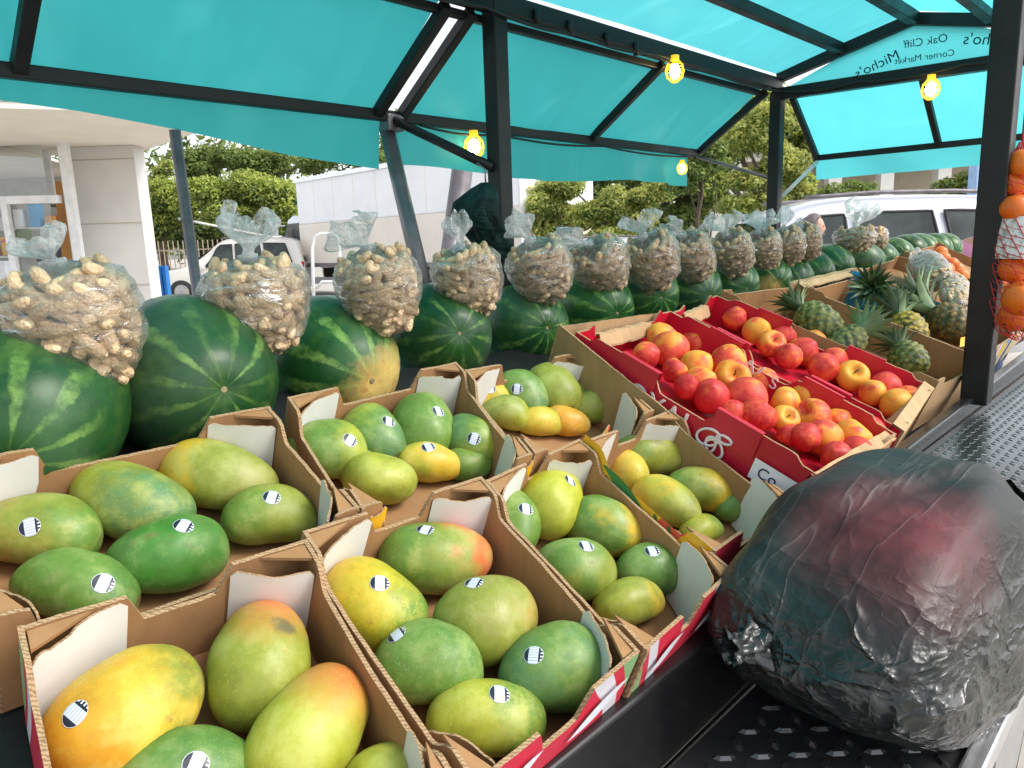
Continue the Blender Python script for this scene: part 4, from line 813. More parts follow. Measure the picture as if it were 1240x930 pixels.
UPV = V(UP); N1, N2 = 'nearer red carton', 'farther red carton'
for a in ((811, 424, 44, 'mixed', 'large red and orange apple at the far end of the nearer red carton'), (801, 409, 36, 'orange', 'orange apple peeking over the big one at the far end of the nearer red carton'), (783, 430, 32, 'red', 'pinkish apple half hidden behind the near wall, far end of the nearer red carton'),
 (817, 449, 30, 'red', 'red apple low beside the round yellow-orange one, nearer red carton'), (844, 443, 39, 'yellow', 'round yellow-orange apple in the far half of the nearer red carton'), (849, 463, 38, 'orange', 'flat orange-red apple at the curved cut-out of the nearer red carton'),
 (861, 479, 42, 'dark', 'dark red apple in the curved cut-out of the nearer red carton'), (881, 438, 40, 'mixed', 'orange-red apple behind the one with the stem, nearer red carton'), (902, 482, 50, 'red', 'largest red apple in the middle of the nearer red carton'),
 (950, 488, 37, 'yellow', 'yellow apple right of the big white W, nearer red carton'), (984, 505, 43, 'mixed', 'red apple with a yellow lower edge, near half of the nearer red carton'), (1015, 511, 33, 'orange', 'small orange apple wedged between larger ones, near half of the nearer red carton'),
 (1032, 530, 44, 'yellow', 'yellow-orange apple at the near end of the nearer red carton'), (1052, 523, 37, 'dark', 'crimson apple in the near right corner of the nearer red carton'), (975, 529, 34, 'dark', 'dark crimson apple by the near wall, nearer red carton'),
 (915, 500, 36, 'red', 'red apple low at the near wall below the largest one, nearer red carton'), (1013, 552, 36, 'red', 'pink-red apple partly under the edge of the black bag'), (926, 505, 30, 'red', 'red apple sunk beside the dimpled yellow one, nearer red carton'), (832, 468, 30, 'dark', 'dark red apple sunk under the near wall, nearer red carton')):
    apple(*a)
apple(886, 457, 43, 'mixed', 'apple showing its brown stem dimple in the nearer red carton', .75); apple(950, 508, 33, 'yellow', 'small yellow-red apple with its dimple turned up, nearer red carton', .6)
apple(976, 481, 41, 'orange', 'orange-red apple with a white sticker at its right, nearer red carton', None, True); apple(997, 529, 43, 'mixed', 'orange-red apple with a white sticker on its front, nearer red carton', None, True); apple(1038, 547, 38, 'dark', 'crimson apple with a white sticker beside the black bag', None, True)
for a in ((890, 386, 28, 'red', 'red apple at the far end of the farther red carton'), (917, 401, 33, 'yellow', 'yellow apple near the far end of the farther red carton'), (949, 410, 31, 'red', 'red apple right of the yellow one, back wall of the farther red carton'),
 (955, 431, 31, 'red', 'flat red apple at the cut-out of the farther red carton'), (973, 425, 34, 'red', 'glossy red apple left of the small white letters, farther red carton'), (1010, 437, 31, 'red', 'red apple against the back wall, middle of the farther red carton'), (998, 445, 35, 'red', 'wide red apple in front of the back wall one, middle of the farther red carton'),
 (1071, 468, 35, 'red', 'red apple in the near half of the farther red carton'), (1057, 475, 30, 'orange', 'orange apple squeezed at the inner wall, near half of the farther red carton'), (1086, 490, 37, 'yellow', 'yellow-orange apple at the near end of the farther red carton'), (1098, 484, 33, 'mixed', 'red-orange apple in the near corner of the farther red carton')):
    apple(*a)
for a in ((840, 417, 32, 'red', 'red apple in shadow behind the largest far-end apple, nearer red carton'), (925, 463, 36, 'mixed', 'orange-red apple in shadow right of the stem dimple one, nearer red carton'), (1002, 508, 30, 'red', 'red apple sunk between the stickered apples, nearer red carton'), (886, 501, 34, 'dark', 'dark red apple deep under the largest one, nearer red carton'), (956, 527, 28, 'red', 'red apple low by the near wall tab, nearer red carton'), (1050, 545, 32, 'orange', 'orange apple deep in the near right corner, nearer red carton'),
 (932, 400, 28, 'mixed', 'mixed red apple deep behind the yellow one, farther red carton'), (985, 414, 28, 'orange', 'orange-red apple deep at the back wall, farther red carton'), (1018, 452, 28, 'dark', 'dark red apple deep beside the dimpled yellow one, farther red carton'), (1048, 450, 30, 'red', 'red apple right behind the dimpled yellow one, farther red carton'), (1078, 486, 28, 'dark', 'dark red apple sunk at the inner wall near end, farther red carton')):
    apple(*a, D=DR+.062)
apple(934, 417, 33, 'mixed', 'red apple with a yellow dimple, far half of the farther red carton', .5); apple(1032, 456, 37, 'yellow', 'yellow apple with its dimple turned up, middle of the farther red carton', .55)
# ================================================================== WATERMELONS
def melon_mesh(seed, mat):
    P = []; n, k = 30, 36
    for i in range(n+1):
        th = math.pi*i/n; row = []
        for j in range(k):
            f = 2*math.pi*j/k; st = math.sin(th); w = 1+.02*mnoise.noise(Vector((math.cos(f)*st*1.5+seed, math.sin(f)*st*1.5, math.cos(th)*1.5)))
            row.append((.125*st**.94*math.cos(f)*w, .125*st**.94*math.sin(f)*w, .155*math.cos(th)*w-.006*math.exp(-(th/.13)**2)))
        P.append(row)
    mm = MB(); mm.grid(P, wrap=True); return mm.mesh('watermelon', M[mat], True)
tipm = MB().tube([(0, 0, .1475), (0, 0, .1505)], [.0065, .004], n=10).mesh('blossom_scar', simple('blossom_scar', (.30, .22, .12), .8))
MM = {(k_, s_): melon_mesh(s_*2.7+i, k_) for i, k_ in enumerate(('melon', 'melon_light', 'melon_spot', 'melon_spot2')) for s_ in range(2)}
def melon(cx, cy, dia, tip, mat, label, Y=1.3, spin=0, tipmark=True):
    c = at_y(cx, cy, Y); s = dia/.25; h = .152*s
    d = V(ray(*tip)).normalized(); oc = V(CAMP)-c; bq = d.dot(oc); disc = bq*bq-(oc.length_squared-h*h)
    pt = V(CAMP)+d*(-bq-math.sqrt(disc)) if disc > 0 else V(CAMP)+d*(-bq)
    ax = (pt-c).normalized(); o = bpy.data.objects.new('watermelon', MM[mat, random.randrange(2)])
    o.matrix_world = Matrix.Translation(c)@ax.to_track_quat('Z', 'Y').to_matrix().to_4x4()@Matrix.Rotation(spin or random.uniform(0, 6), 4, 'Z')@Matrix.Scale(s, 4); COL.objects.link(o)
    tag(o, label, 'watermelon', 'watermelons lined up behind the cartons')
    if tipmark: child(bpy.data.objects.new('blossom_scar', tipm), o)
melon(30, 492, .262, (10, 556), 'melon', 'watermelon at the left picture edge below the nearest peanut bag', 1.16)
melon(226, 458, .275, (272, 472), 'melon', 'large watermelon with a pale star of rays, right of the nearest peanut bag', 1.22)
melon(398, 436, .262, (452, 462), 'melon_spot', 'watermelon with a big yellow-orange ground spot and brown marks', 1.30)
melon(530, 405, .245, (557, 404), 'melon', 'dark watermelon with a thin bright star, beside the orange-spotted one', 1.32)
melon(632, 397, .232, (663, 397), 'melon', 'dark watermelon with faint mottling under the hanging dark cloth', 1.33)
melon(716, 369, .225, (748, 380), 'melon', 'dark watermelon left of the far corner of the nearer red carton', 1.33)
melon(778, 357, .215, (801, 360), 'melon_light', 'pale rayed watermelon directly behind the nearer red carton', 1.33)
melon(832, 348, .212, (858, 358), 'melon_light', 'striped watermelon behind the gap between the two red cartons', 1.33)
melon(880, 342, .210, (905, 350), 'melon', 'dark green watermelon directly behind the farther red carton', 1.33)
melon(924, 338, .208, (943, 343), 'melon_spot2', 'watermelon with a lemon-yellow tip behind the farther red carton', 1.33)
melon(952, 336, .205, (972, 346), 'melon_light', 'striped watermelon just right of the yellow-tipped one', 1.33)
melon(979, 331, .205, (998, 336), 'melon', 'dark watermelon under the bag by the woman in white', 1.33)
melon(1004, 322, .200, (1024, 326), 'melon_light', 'faintly striped watermelon above the box with the hand hole', 1.33)
melon(1036, 318, .225, (1075, 326), 'melon', 'dark watermelon lying sideways under the two small far peanut bags', 1.33, tipmark=False)
melon(1062, 314, .19, (1080, 318), 'melon', 'dark watermelon right of the sideways one, behind the blue carton', 1.33, tipmark=False)
melon(1082, 309, .19, (1100, 312), 'melon_light', 'striped watermelon, fifth from the far end of the row', 1.33, tipmark=False)
melon(1098, 304, .19, (1115, 306), 'melon', 'watermelon fourth from the far end of the row', 1.33, tipmark=False)
melon(1113, 303, .20, (1133, 308), 'melon_light', 'pale striped watermelon third from the far end of the row', 1.36, tipmark=False)
melon(1131, 301, .19, (1148, 306), 'melon_light', 'pale watermelon second from the far end, left of the pink shirt', 1.36, tipmark=False)
melon(1144, 300, .19, (1158, 306), 'melon_light', 'light green watermelon at the far end, touching the pink-shirted man in view', 1.36, tipmark=False)
# ================================================================== PEANUT BAGS
def peanut_mesh(seed, n=14, k=9):
    rr = random.Random(seed); L, r = .0255, .0092; P = []; bend = rr.uniform(-.003, .003); waist = rr.uniform(.18, .38); e = rr.uniform(.85, 1.12)
    for i in range(n+1):
        th = math.pi*i/n; u = math.cos(th); row = []
        r0 = r*math.sin(th)**.7*(1-waist*math.exp(-(u/.28)**2))*(e if u > 0 else 1)
        for j in range(k):
            f = 2*math.pi*j/k; w = 1+.05*math.sin(4*f)+.06*mnoise.noise(Vector((u*6+seed, math.cos(f)*2, math.sin(f)*2)))
            row.append((L*u, r0*math.cos(f)*w+bend*(u*u), r0*math.sin(f)*w))
        P.append(row)
    mm = MB(); mm.grid(P, wrap=True); return mm
PMB = [peanut_mesh(s*1.9+.4) for s in range(6)]; PME = [p.mesh('peanut', M['peanut'], True) for p in PMB]
PLO = [(np.array(p.v), np.array(p.f)) for p in [peanut_mesh(s*1.9+.4, 8, 7) for s in range(6)]]
PT = [0, .05, .18, .4, .6, .76, .88, .95, 1.0]; PRr = [.16, .44, .70, .92, 1.0, .98, .80, .45, .15]
stuff_v, stuff_f, stuff_n = [], [], [0]
def add_stuff(mt, k):
    v, f = PLO[k]; A = np.array(mt); stuff_v.append(v@A[:3, :3].T+A[:3, 3]); stuff_f.append(f+stuff_n[0]); stuff_n[0] += len(v)
IND = [0]
def peanut_bag(bpx, npx, wpx, tpx, twpx, label, seed, Y=1.18, indiv=0, plabel=None, pgroup=None, layers=2, p3=None, square=0.):
    if p3: b, nk, tp = p3
    else: b, nk = at_y(*bpx, Y), at_y(*npx, Y); tp = at_y(*tpx, Y) if tpx else None
    c = (b+nk)/2; H = (nk-b).length; ax = (nk-b)/H; vd = (c-V(CAMP)).normalized(); la = vd.cross(ax).normalized(); dp = ax.cross(la).normalized()
    Rr = wpx/2*depth(c)/FPX; Rd = Rr*.80; rr = random.Random(seed)
    def surf(t, f, k=1.0):
        r = np.interp(t, PT, PRr); r = r+(square*(1-r)*.6 if .15 < t < .9 else 0)
        bump = 1+.07*mnoise.noise(Vector((math.cos(f)*1.3+seed, math.sin(f)*1.3, t*2.5)))
        return b+ax*(H*t)+la*(math.cos(f)*r*Rr*k*bump)+dp*(math.sin(f)*r*Rd*k*bump)
    P = []; NK = 56
    for i in range(41):
        t = i/40; row = []
        for j in range(NK):
            f = 2*math.pi*j/NK; p = surf(t, f, 1.04); o_ = (p-(b+ax*(H*t))); o_ = o_.normalized() if o_.length > 1e-6 else ax
            wr = mnoise.noise(Vector((f*2.2+seed, t*7, 3)))*.006+mnoise.noise(Vector((math.cos(f)*5+seed, math.sin(f)*5, t*11)))*.004+.004*math.sin(f*9+seed)*smooth(.7, 1., t)
            row.append(p+o_*wr*Rr/.1)
        P.append(row)
    P[0] = [sum(P[0], Vector())/NK+(p-sum(P[0], Vector())/NK)*.3 for p in P[0]]
    mb = MB(); mb.grid(P, 0, wrap=True)
    bag = mb.build('peanut_bag', M['plastic'], None, True); tag(bag, label, 'bag of peanuts', 'clear plastic bags of peanuts')
    if tp is not None:
        tw = twpx/2*depth(nk)/FPX; P2 = []; n2 = 20; sd = (tp-nk).length; ta = (tp-nk)/sd; la2 = (la-ta*la.dot(ta)).normalized(); dp2 = ta.cross(la2)
        for i in range(n2+1):
            t = i/n2; row = []; rw = .15*Rr*(1-smooth(0, .3, t))+tw*smooth(.05, .75, t)*(1-.25*smooth(.8, 1, t)); rd = .12*Rr*(1-smooth(0, .4, t))+tw*.42*smooth(.1, .7, t)
            for j in range(NK):
                f = 2*math.pi*j/NK; k = 1+(.22*math.sin(f*5+seed+t*2)+.14*math.sin(f*11+seed*2-t*4))*smooth(.0, .5, t)+.2*mnoise.noise(Vector((math.cos(f)*1.5+seed, math.sin(f)*1.5, t*3)))*t
                row.append(nk-ax*.004+ta*(sd*t*(1+.16*math.sin(f*2+seed)*t+.1*math.sin(f*5+seed*3)*t))+la2*(math.cos(f)*rw*k)+dp2*(math.sin(f)*rd*k))
            P2.append(row)
        mm = MB(); mm.grid(P2, wrap=True); mm.build('gathered_top', M['plastic_tail'], bag, True)
        kn = MB(); kn.tube([nk-ax*.008, nk+ax*.004], .19*Rr, n=14); kn.build('knot', M['plastic_tail'], bag, True)
    area_n = 0; PS = min(1.15, max(.92, Rr/.095))
    for lay in range(layers):
        k = (.93, .70)[lay] if Rr > .05 else (.88, .6)[lay]; acc = []; md = (.0182 if lay == 0 else .024)*PS
        for _ in range(1500 if lay == 0 else 500):
            t = rr.uniform(.07, .90); f = rr.uniform(0, 2*math.pi)
            if rr.random() > np.interp(t, PT, PRr): continue
            p = surf(t, f, k)
            if any((p-q_).length_squared < md*md for q_ in acc): continue
            acc.append(p); cc = b+ax*(H*min(max(t, .2), .8)); nrm = (p-cc).normalized()
            tg = nrm.cross(ax); tg = tg.normalized() if tg.length > .05 else la; an = rr.gauss(0, .75); tg2 = nrm.cross(tg); dr = (tg*math.cos(an)+tg2*math.sin(an)+nrm*rr.uniform(-.16, .16)).normalized()
            mt = frame(p-nrm*.008, dr, nrm.cross(dr))@Matrix.Scale(rr.uniform(1.02, 1.36)*PS, 4); ki = rr.randrange(6)
            facing = nrm.dot(vd) < -.12
            if lay == 0 and facing and IND[0] < 300 and area_n < indiv:
                o = bpy.data.objects.new('peanut', PME[ki]); o.matrix_world = mt; COL.objects.link(o); tag(o, plabel, 'peanut', pgroup); IND[0] += 1; area_n += 1
            else: add_stuff(mt, ki)
peanut_bag((120, 474), (64, 318), 160, (40, 280), 56, 'nearest and largest bag of peanuts, at the left above the first two watermelons', 1, 1.10, 90, 'tan unshelled peanut inside the nearest bag of peanuts', 'peanuts in the nearest bag')
peanut_bag((322, 432), (300, 311), 124, (301, 255), 60, 'peanut bag with a puffed pale top, in front of the beige parked car', 2, 1.16, 75, 'tan unshelled peanut in the bag with the puffed pale top', 'peanuts in the second bag', square=.3)
peanut_bag((474, 406), (446, 300), 102, (418, 268), 62, 'peanut bag in front of the white truck, left of the leaning grey pole', 3, 1.18, 70, 'tan unshelled peanut in the bag left of the leaning grey pole', 'peanuts in the third bag')
peanut_bag((578, 383), (556, 298), 84, (552, 260), 30, 'peanut bag partly in front of the hanging dark cloth', 4, 1.22, 65, 'tan unshelled peanut in the bag in front of the hanging dark cloth', 'peanuts in the fourth bag', square=.3)
peanut_bag((670, 366), (642, 291), 78, (622, 262), 36, 'peanut bag just right of the black middle post, its top leaning left', 5, 1.22, layers=1, square=.3)
peanut_bag((746, 349), (712, 295), 70, (676, 286), 34, 'half reclining peanut bag with its tied top pointing left', 6, 1.24, layers=1)
peanut_bag((802, 347), (778, 286), 67, (772, 260), 44, 'square peanut bag with a wide fanned top, in front of the leafy bush', 7, 1.22, layers=1, square=.6)
peanut_bag((850, 338), (826, 285), 54, (804, 272), 32, 'peanut bag between the fanned one and the next, top lying left', 8, 1.24, layers=1, square=.6)
peanut_bag((897, 331), (878, 284), 50, (874, 260), 46, 'peanut bag with a broad ruffled top left of the far post', 9, 1.24, layers=1, square=.6)
peanut_bag((932, 324), (917, 281), 43, (921, 258), 38, 'peanut bag with its top just left of the far black post', 10, 1.24, layers=1, square=.4)
peanut_bag((959, 319), (949, 277), 42, (951, 252), 18, 'peanut bag with a thin upright top right of the far black post', 11, 1.24, layers=1, square=.4)
peanut_bag((981, 313), (969, 275), 40, (966, 266), 14, 'low peanut bag in front of the woman in white', 12, 1.24, layers=1, square=.4)
peanut_bag((1034, 304), (1036, 276), 48, (1046, 248), 36, 'small peanut bag with a bow-shaped top before the white vehicle', 13, 1.26, layers=1, square=.5)
peanut_bag((1062, 302), (1057, 278), 30, None, 0, 'smallest peanut bag, tucked behind the one with the bow-shaped top', 14, 1.30, layers=1, square=.5)
def on3(bp, np_, tp): return [at_slant(*bp, DR-.03), at_slant(*np_, DR-.03)+SNV*.01, at_slant(*tp, DR-.03)+SNV*.02]
peanut_bag(None, None, 42, None, 14, 'peanut bag lying on the far cartons beside the oranges', 15, layers=1, p3=on3((1142, 344), (1112, 318), (1104, 310)), square=.5)
peanut_bag(None, None, 34, None, 10, 'rounded peanut bag half behind the right black post', 16, layers=1, p3=on3((1160, 372), (1152, 343), (1150, 338)), square=.5)
me = bpy.data.meshes.new('peanuts'); me.from_pydata(np.concatenate(stuff_v).tolist(), [], np.concatenate(stuff_f).tolist()); me.materials.append(M['peanut']); me.polygons.foreach_set('use_smooth', [True]*len(me.polygons))
o = bpy.data.objects.new('peanuts', me); COL.objects.link(o); tag(o, 'mass of tan peanuts filling the remaining bags', 'peanuts', None, 'stuff')
# ================================================================== PINEAPPLES
def pineapple(bpx, cpx, wpx, lpx, crown_px, mat, label, D, seed, leafmat='leaf_pine', up=.25):
    c = at_slant(*bpx, D); e = at_slant(*cpx, D); rr = random.Random(seed); s = depth(c)/FPX; r = wpx/2*s; hl = max(lpx/2*s, r*1.05)
    ax = ((e-c).normalized()+SNV*up).normalized(); t = thing('pineapple', label, 'pineapple', c, 'pineapples')
    P = []; n, k = 44, 56; x = ax.orthogonal().normalized(); y = ax.cross(x)
    for i in range(n+1):
        th = math.pi*i/n; row = []
        for j in range(k):
            f = 2*math.pi*j/k; a1 = 8*f+14*th; a2 = 8*f-14*th; eye = max(0, math.cos(a1/1)*math.cos(a2/1)); w = .97+.13*abs(math.sin(a1/2)*math.sin(a2/2))+.05*eye*0
            q_ = r*math.sin(th)**.62*w; row.append(c+ax*(hl*math.cos(th))+x*(q_*math.cos(f))+y*(q_*math.sin(f)))
        P.append(row)
    mb = MB(); mb.grid(P, wrap=True); mb.build('fruit', M[mat], t, True)
    top = c+ax*(hl*.94); cl = crown_px*s; lv = MB(); N = 46
    for q_ in range(N):
        u = q_/N; f = q_*2.39996+seed; sp = .25+1.05*(1-u); ln = cl*(.45+.75*math.sin(math.pi*min(1, .25+u*.75)))*rr.uniform(.75, 1.15); wd = cl*.12*rr.uniform(.8, 1.2)
        out = x*math.cos(f)+y*math.sin(f); prev = None; rows = []
        for i in range(9):
            g_ = i/8; an = sp*(.35+.9*g_)*rr.uniform(.98, 1.02); 
            if i == 0: p = top+out*(r*.25*(1-u))+ax*(u*cl*.12)
            else: p = p+(ax*math.cos(an)+out*math.sin(an))*(ln/8)
            sd = ax.cross(out).normalized(); w_ = wd*(1-g_**1.6)*(.8+.3*math.sin(math.pi*g_)); nn = (out*math.cos(an)-ax*math.sin(an))
            rows.append([p-sd*w_+nn*w_*-.35, p, p+sd*w_+nn*w_*-.35])
        lv.grid(rows, 1 if rr.random() < .3 else 0)
    lv.build('crown', [M[leafmat], M['leaf_pine_light']], t, True)
pineapple((992, 393), (962, 378), 46, 62, 34, 'pine_green', 'green pineapple at the far end of the first pineapple carton', DR+.045, 1)
pineapple((1024, 418), (1068, 402), 40, 60, 40, 'pine_green', 'dark green pineapple with a pale blue-green star of leaves', DR+.055, 2, 'leaf_pine_light', .5)
pineapple((1100, 436), (1068, 412), 42, 46, 30, 'pine_green', 'yellow-green pineapple at the near end beside the farther red carton', DR+.055, 3)
pineapple((1152, 393), (1118, 377), 46, 56, 56, 'pine_brown', 'brown pineapple with a large spiky crown left of the right post', DR+.02, 4, up=.15)
pineapple((1100, 400), (1066, 374), 40, 48, 42, 'pine_yellow', 'yellow pineapple lying under the large spiky crown', DR+.06, 5)
pineapple((1058, 352), (1030, 370), 34, 44, 34, 'pine_green', 'pineapple with its crown toward the hand hole of the brown carton', DR+.045, 6, up=.3)
# ================================================================== ORANGES
om = MB(); P = []
for i in range(19):
    th = math.pi*i/18; P.append([(.038*math.sin(th)*math.cos(f), .038*math.sin(th)*math.sin(f), .036*math.cos(th)-.002*math.exp(-(th/.2)**2)) for f in [2*math.pi*j/24 for j in range(24)]])
om.grid(P, wrap=True); OM = om.mesh('orange', M['orange'], True); navel = MB().tube([(0, 0, .0335), (0, 0, .0355)], .004, n=8).mesh('stem_scar', M['leaf_dark'])
def orange(p, s, label, group):
    o = bpy.data.objects.new('orange', OM); o.matrix_world = Matrix.Translation(p)@Quaternion((random.gauss(0, 1), random.gauss(0, 1), random.gauss(0, 1), random.gauss(0, 1))).normalized().to_matrix().to_4x4()@Matrix.Scale(s, 4); COL.objects.link(o); tag(o, label, 'orange', group); child(bpy.data.objects.new('stem_scar', navel), o)
for i, (x, y) in enumerate(((1134, 317), (1142, 313), (1152, 320), (1146, 327), (1158, 326), (1163, 334), (1139, 306), (1154, 338))):
    orange(at_slant(x, y, DR+.015), .95, 'orange in the open carton left of the right post', 'oranges in the far carton')
for i, (x, y) in enumerate(((1212, 346), (1222, 352), (1216, 360), (1206, 366))):
    orange(at_slant(x, y, DR+.0), .95, 'orange in the carton right of the right post', 'oranges right of the post')
nb = [(1240, 200, .041), (1226, 222, .038), (1247, 238, .041), (1229, 252, .036), (1246, 272, .04), (1232, 300, .04), (1250, 310, .04), (1226, 325, .038), (1243, 338, .038), (1236, 362, .045), (1228, 384, .038), (1249, 386, .04)]
onames = ['large', 'small', 'shaded', 'round']
for i, (x, y, r0) in enumerate(nb):
    orange(at_depth(x, y, 1.86+.03*(i % 3)), r0/.038, 'orange inside the hanging red net at the right edge', 'oranges in the hanging net')
net = MB(); P = []
for i in range(46):
    t = i/45; y = 172+t*240; hw = np.interp(y, [172, 190, 215, 290, 370, 402, 412], [3, 12, 31, 34, 34, 26, 8]); c = at_depth(1238, y, 1.89); s = depth(c)/FPX
    P.append([c+RH*(math.cos(f)*hw*s)+FH*(math.sin(f)*hw*s) for f in [2*math.pi*k/16+t*3 for k in range(17)]])
for k in range(16):
    net.tube([row[k] for row in P], .0011, n=4, cap=False); net.tube([P[i][(k+i//2) % 16] for i in range(0, 46)], .0011, n=4, cap=False)
no = net.build('net_bag', M['net_red'], None); tag(no, 'red net of oranges hanging at the right edge beyond the black post', 'net bag')
lbm = MB(); rows = []
for y in range(262, 313, 5):
    c = at_depth(1238, y, 1.89); s = depth(c)/FPX; rows.append([c+RH*(math.cos(f)*33*s)+FH*(math.sin(f)*33*s) for f in [math.pi+math.pi*1.0*k/14 for k in range(15)]])
lbm.grid(rows); lbm.build('paper_band', M['band'], no, True)
tpz = at_depth(1238, 178, 1.89); MB().tube([tpz, Vector((tpz.x, tpz.y, ZB))], .004, n=6).build('cord', M['net_red'], no)
# ================================================================== BLACK PLASTIC BAG
BC = Vector((1.040, .300, G-.506)); ex = Vector((1, -.05, 0)).normalized(); ez = ZV; ey = ez.cross(ex)
P = []; n, k = 150, 220
def spow(v, e): return math.copysign(abs(v)**e, v)
for i in range(n+1):
    th = math.pi*i/n; row = []
    for j in range(k):
        f = 2*math.pi*j/k; e1, e2 = .50, .44
        x = spow(math.sin(th), e1)*spow(math.cos(f), e2); y = spow(math.sin(th), e1)*spow(math.sin(f), e2); z = spow(math.cos(th), .66)
        tp_ = 1-.12*max(0, z)+.03*min(0, z)
        p = Vector((x*.262*tp_, y*.160*tp_, z*.176*(1-.16*smooth(-.1, -1., x)*(z > 0)+.12*x*(z > 0))))
        lift = smooth(-.02, -.17, p.z)*(.035*smooth(.06, -.26, p.x)); p.x += .085*smooth(.0, -.16, p.z)*smooth(.0, -.26, p.x); p.z += lift
        nn = p.normalized(); q1 = mnoise.noise(Vector((p.x*5+2, p.y*6, p.z*6)))*.020+mnoise.noise(Vector((p.x*11, p.y*12+3, p.z*13)))*.009-.014*math.exp(-((p.x*.5+p.y+.03)/.03)**2)*smooth(.06, .16, p.z)
        side = smooth(.6, .1, z)*.85+.15; rg = 1-abs(mnoise.noise(Vector((p.x*11+5, p.y*13, p.z*16))))*1.6; rg2 = 1-abs(mnoise.noise(Vector((p.x*26+9, p.y*22, p.z*30))))*1.6
        q1 += (max(0, rg)**4*.006+max(0, rg2)**4*.0030)*side
        row.append(p+nn*q1)
    P.append(row)
mb = MB(); mb.grid(P, wrap=True); me = mb.mesh('plastic_bag', M['black_bag'], True); o = bpy.data.objects.new('plastic_bag', me); o.matrix_world = frame(BC, ex, ey); COL.objects.link(o)
tag(o, 'big bulging black plastic bag with a reddish patch, lying on the tread plate', 'plastic bag')
def twist(name, p0, d, L, w):
    d = Vector(d).normalized(); a = d.orthogonal().normalized(); b = d.cross(a); P = []
    for i in range(22):
        t = i/21; rw = w*(1-t)**1.4*.9+w*.28+w*.5*smooth(.6, 1, t)
        P.append([Vector(p0)+d*(L*t)+(a*math.cos(f)+b*math.sin(f)*.7)*rw*(1+.25*math.sin(f*5+t*7)+.12*math.sin(f*9-t*3)) for f in [2*math.pi*q_/40 for q_ in range(40)]])
    mm = MB(); mm.grid(P, wrap=True); x = bpy.data.objects.new(name, mm.mesh(name, M['black_bag'], True)); child(x, o)
twist('twisted_end', (-.262, .05, .02), (-1, .25, .2), .05, .024); twist('twisted_end', (.235, -.10, .07), (.8, -.6, -.5), .09, .05)
# ================================================================== BACKGROUND
def leaf_mesh(centers, radii, n, size, seed, name, mats, flat=.8, weights=None):
    r = np.random.default_rng(seed); C = np.array(centers); Rd = np.array(radii); w = (Rd[:, 0]*Rd[:, 2]) if weights is None else np.array(weights); w = w/w.sum()
    idx = r.choice(len(C), n, p=w); d = r.normal(size=(n, 3)); d /= np.linalg.norm(d, axis=1)[:, None]; rad = r.uniform(0, 1, n)**.38
    P = C[idx]+d*Rd[idx]*rad[:, None]
    nrm = d*.7+r.normal(size=(n, 3))*.6+np.array([0, 0, .6]); nrm /= np.linalg.norm(nrm, axis=1)[:, None]
    t = np.cross(nrm, r.normal(size=(n, 3))); t /= np.linalg.norm(t, axis=1)[:, None]; b = np.cross(nrm, t); s = size*r.uniform(.6, 1.4, n)[:, None]
    vs = np.stack([P-t*s, P-b*s*.42+nrm*s*.1, P+t*s-nrm*s*.25, P+b*s*.42+nrm*s*.1], 1).reshape(-1, 3)
    me = bpy.data.meshes.new(name); me.vertices.add(4*n); me.vertices.foreach_set('co', vs.astype(np.float32).ravel()); me.loops.add(4*n); me.loops.foreach_set('vertex_index', np.arange(4*n, dtype=np.int32)); me.polygons.add(n); me.polygons.foreach_set('loop_start', np.arange(0, 4*n, 4, dtype=np.int32)); me.polygons.foreach_set('loop_total', np.full(n, 4, dtype=np.int32))
    for m_ in mats: me.materials.append(m_)
    # crown shade put into the colour: lower / inner leaves take the darker material
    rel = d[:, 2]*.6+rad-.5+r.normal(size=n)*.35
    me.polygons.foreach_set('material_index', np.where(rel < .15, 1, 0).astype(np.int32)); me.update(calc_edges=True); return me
def tree(label, base, clumps, n, size, mats, trunk_r, seed, group=None, limbs=4, name='tree', cat='tree', bare=None):
    rr = random.Random(seed); t = thing(name, label, cat, base, group)
    base = Vector(base); cs = [Vector(c) for c, _ in clumps]; cen = sum(cs, Vector())/len(cs)
    top = Vector((base.x*.6+cen.x*.4, base.y*.6+cen.y*.4, cen.z)); tb = MB()
    pts = [base.lerp(top, k/6)+Vector((rr.uniform(-.1, .1), rr.uniform(-.1, .1), 0))*(k > 0) for k in range(7)]
    tb.tube(pts, [trunk_r*(1.25-.75*k/6) for k in range(7)], n=10)
    for c in cs[:limbs+3]:
        st = pts[rr.randrange(2, 5)]; md = st.lerp(c, .5)+Vector((rr.uniform(-.2, .2), rr.uniform(-.2, .2), .2)); tb.tube([st, md, c], [trunk_r*.45, trunk_r*.3, trunk_r*.1], n=7)
    tb.build('trunk', M['bark'], t, True)
    # each big clump becomes several small ones so that light and dark show
    C, Rr = [], []
    for c, r in clumps:
        r = Vector(r) if not isinstance(r, (int, float)) else Vector((r, r, r*.75))
        for _ in range(16):
            d = Vector((rr.gauss(0, 1), rr.gauss(0, 1), rr.gauss(0, 1))).normalized()*rr.uniform(.35, 1.0)
            C.append((c[0]+d.x*r.x*.75, c[1]+d.y*r.y*.75, c[2]+d.z*r.z*.75)); k = rr.uniform(.3, .62); Rr.append((r.x*k, r.y*k, r.z*k*.9))
    me = leaf_mesh(C, Rr, int(n*1.9), size*.72, seed, 'crown', [M[x] for x in mats]); o = bpy.data.objects.new('crown', me); COL.objects.link(o); o.parent = t; o.matrix_parent_inverse = parent_inv(t); return t
def P_(x, y, d): return at_f(x, y, d)
def gpt(x, d): p = at_f(x, 300, d); return Vector((p.x, p.y, 0))
mpp = lambda d: d/FPX*1.03
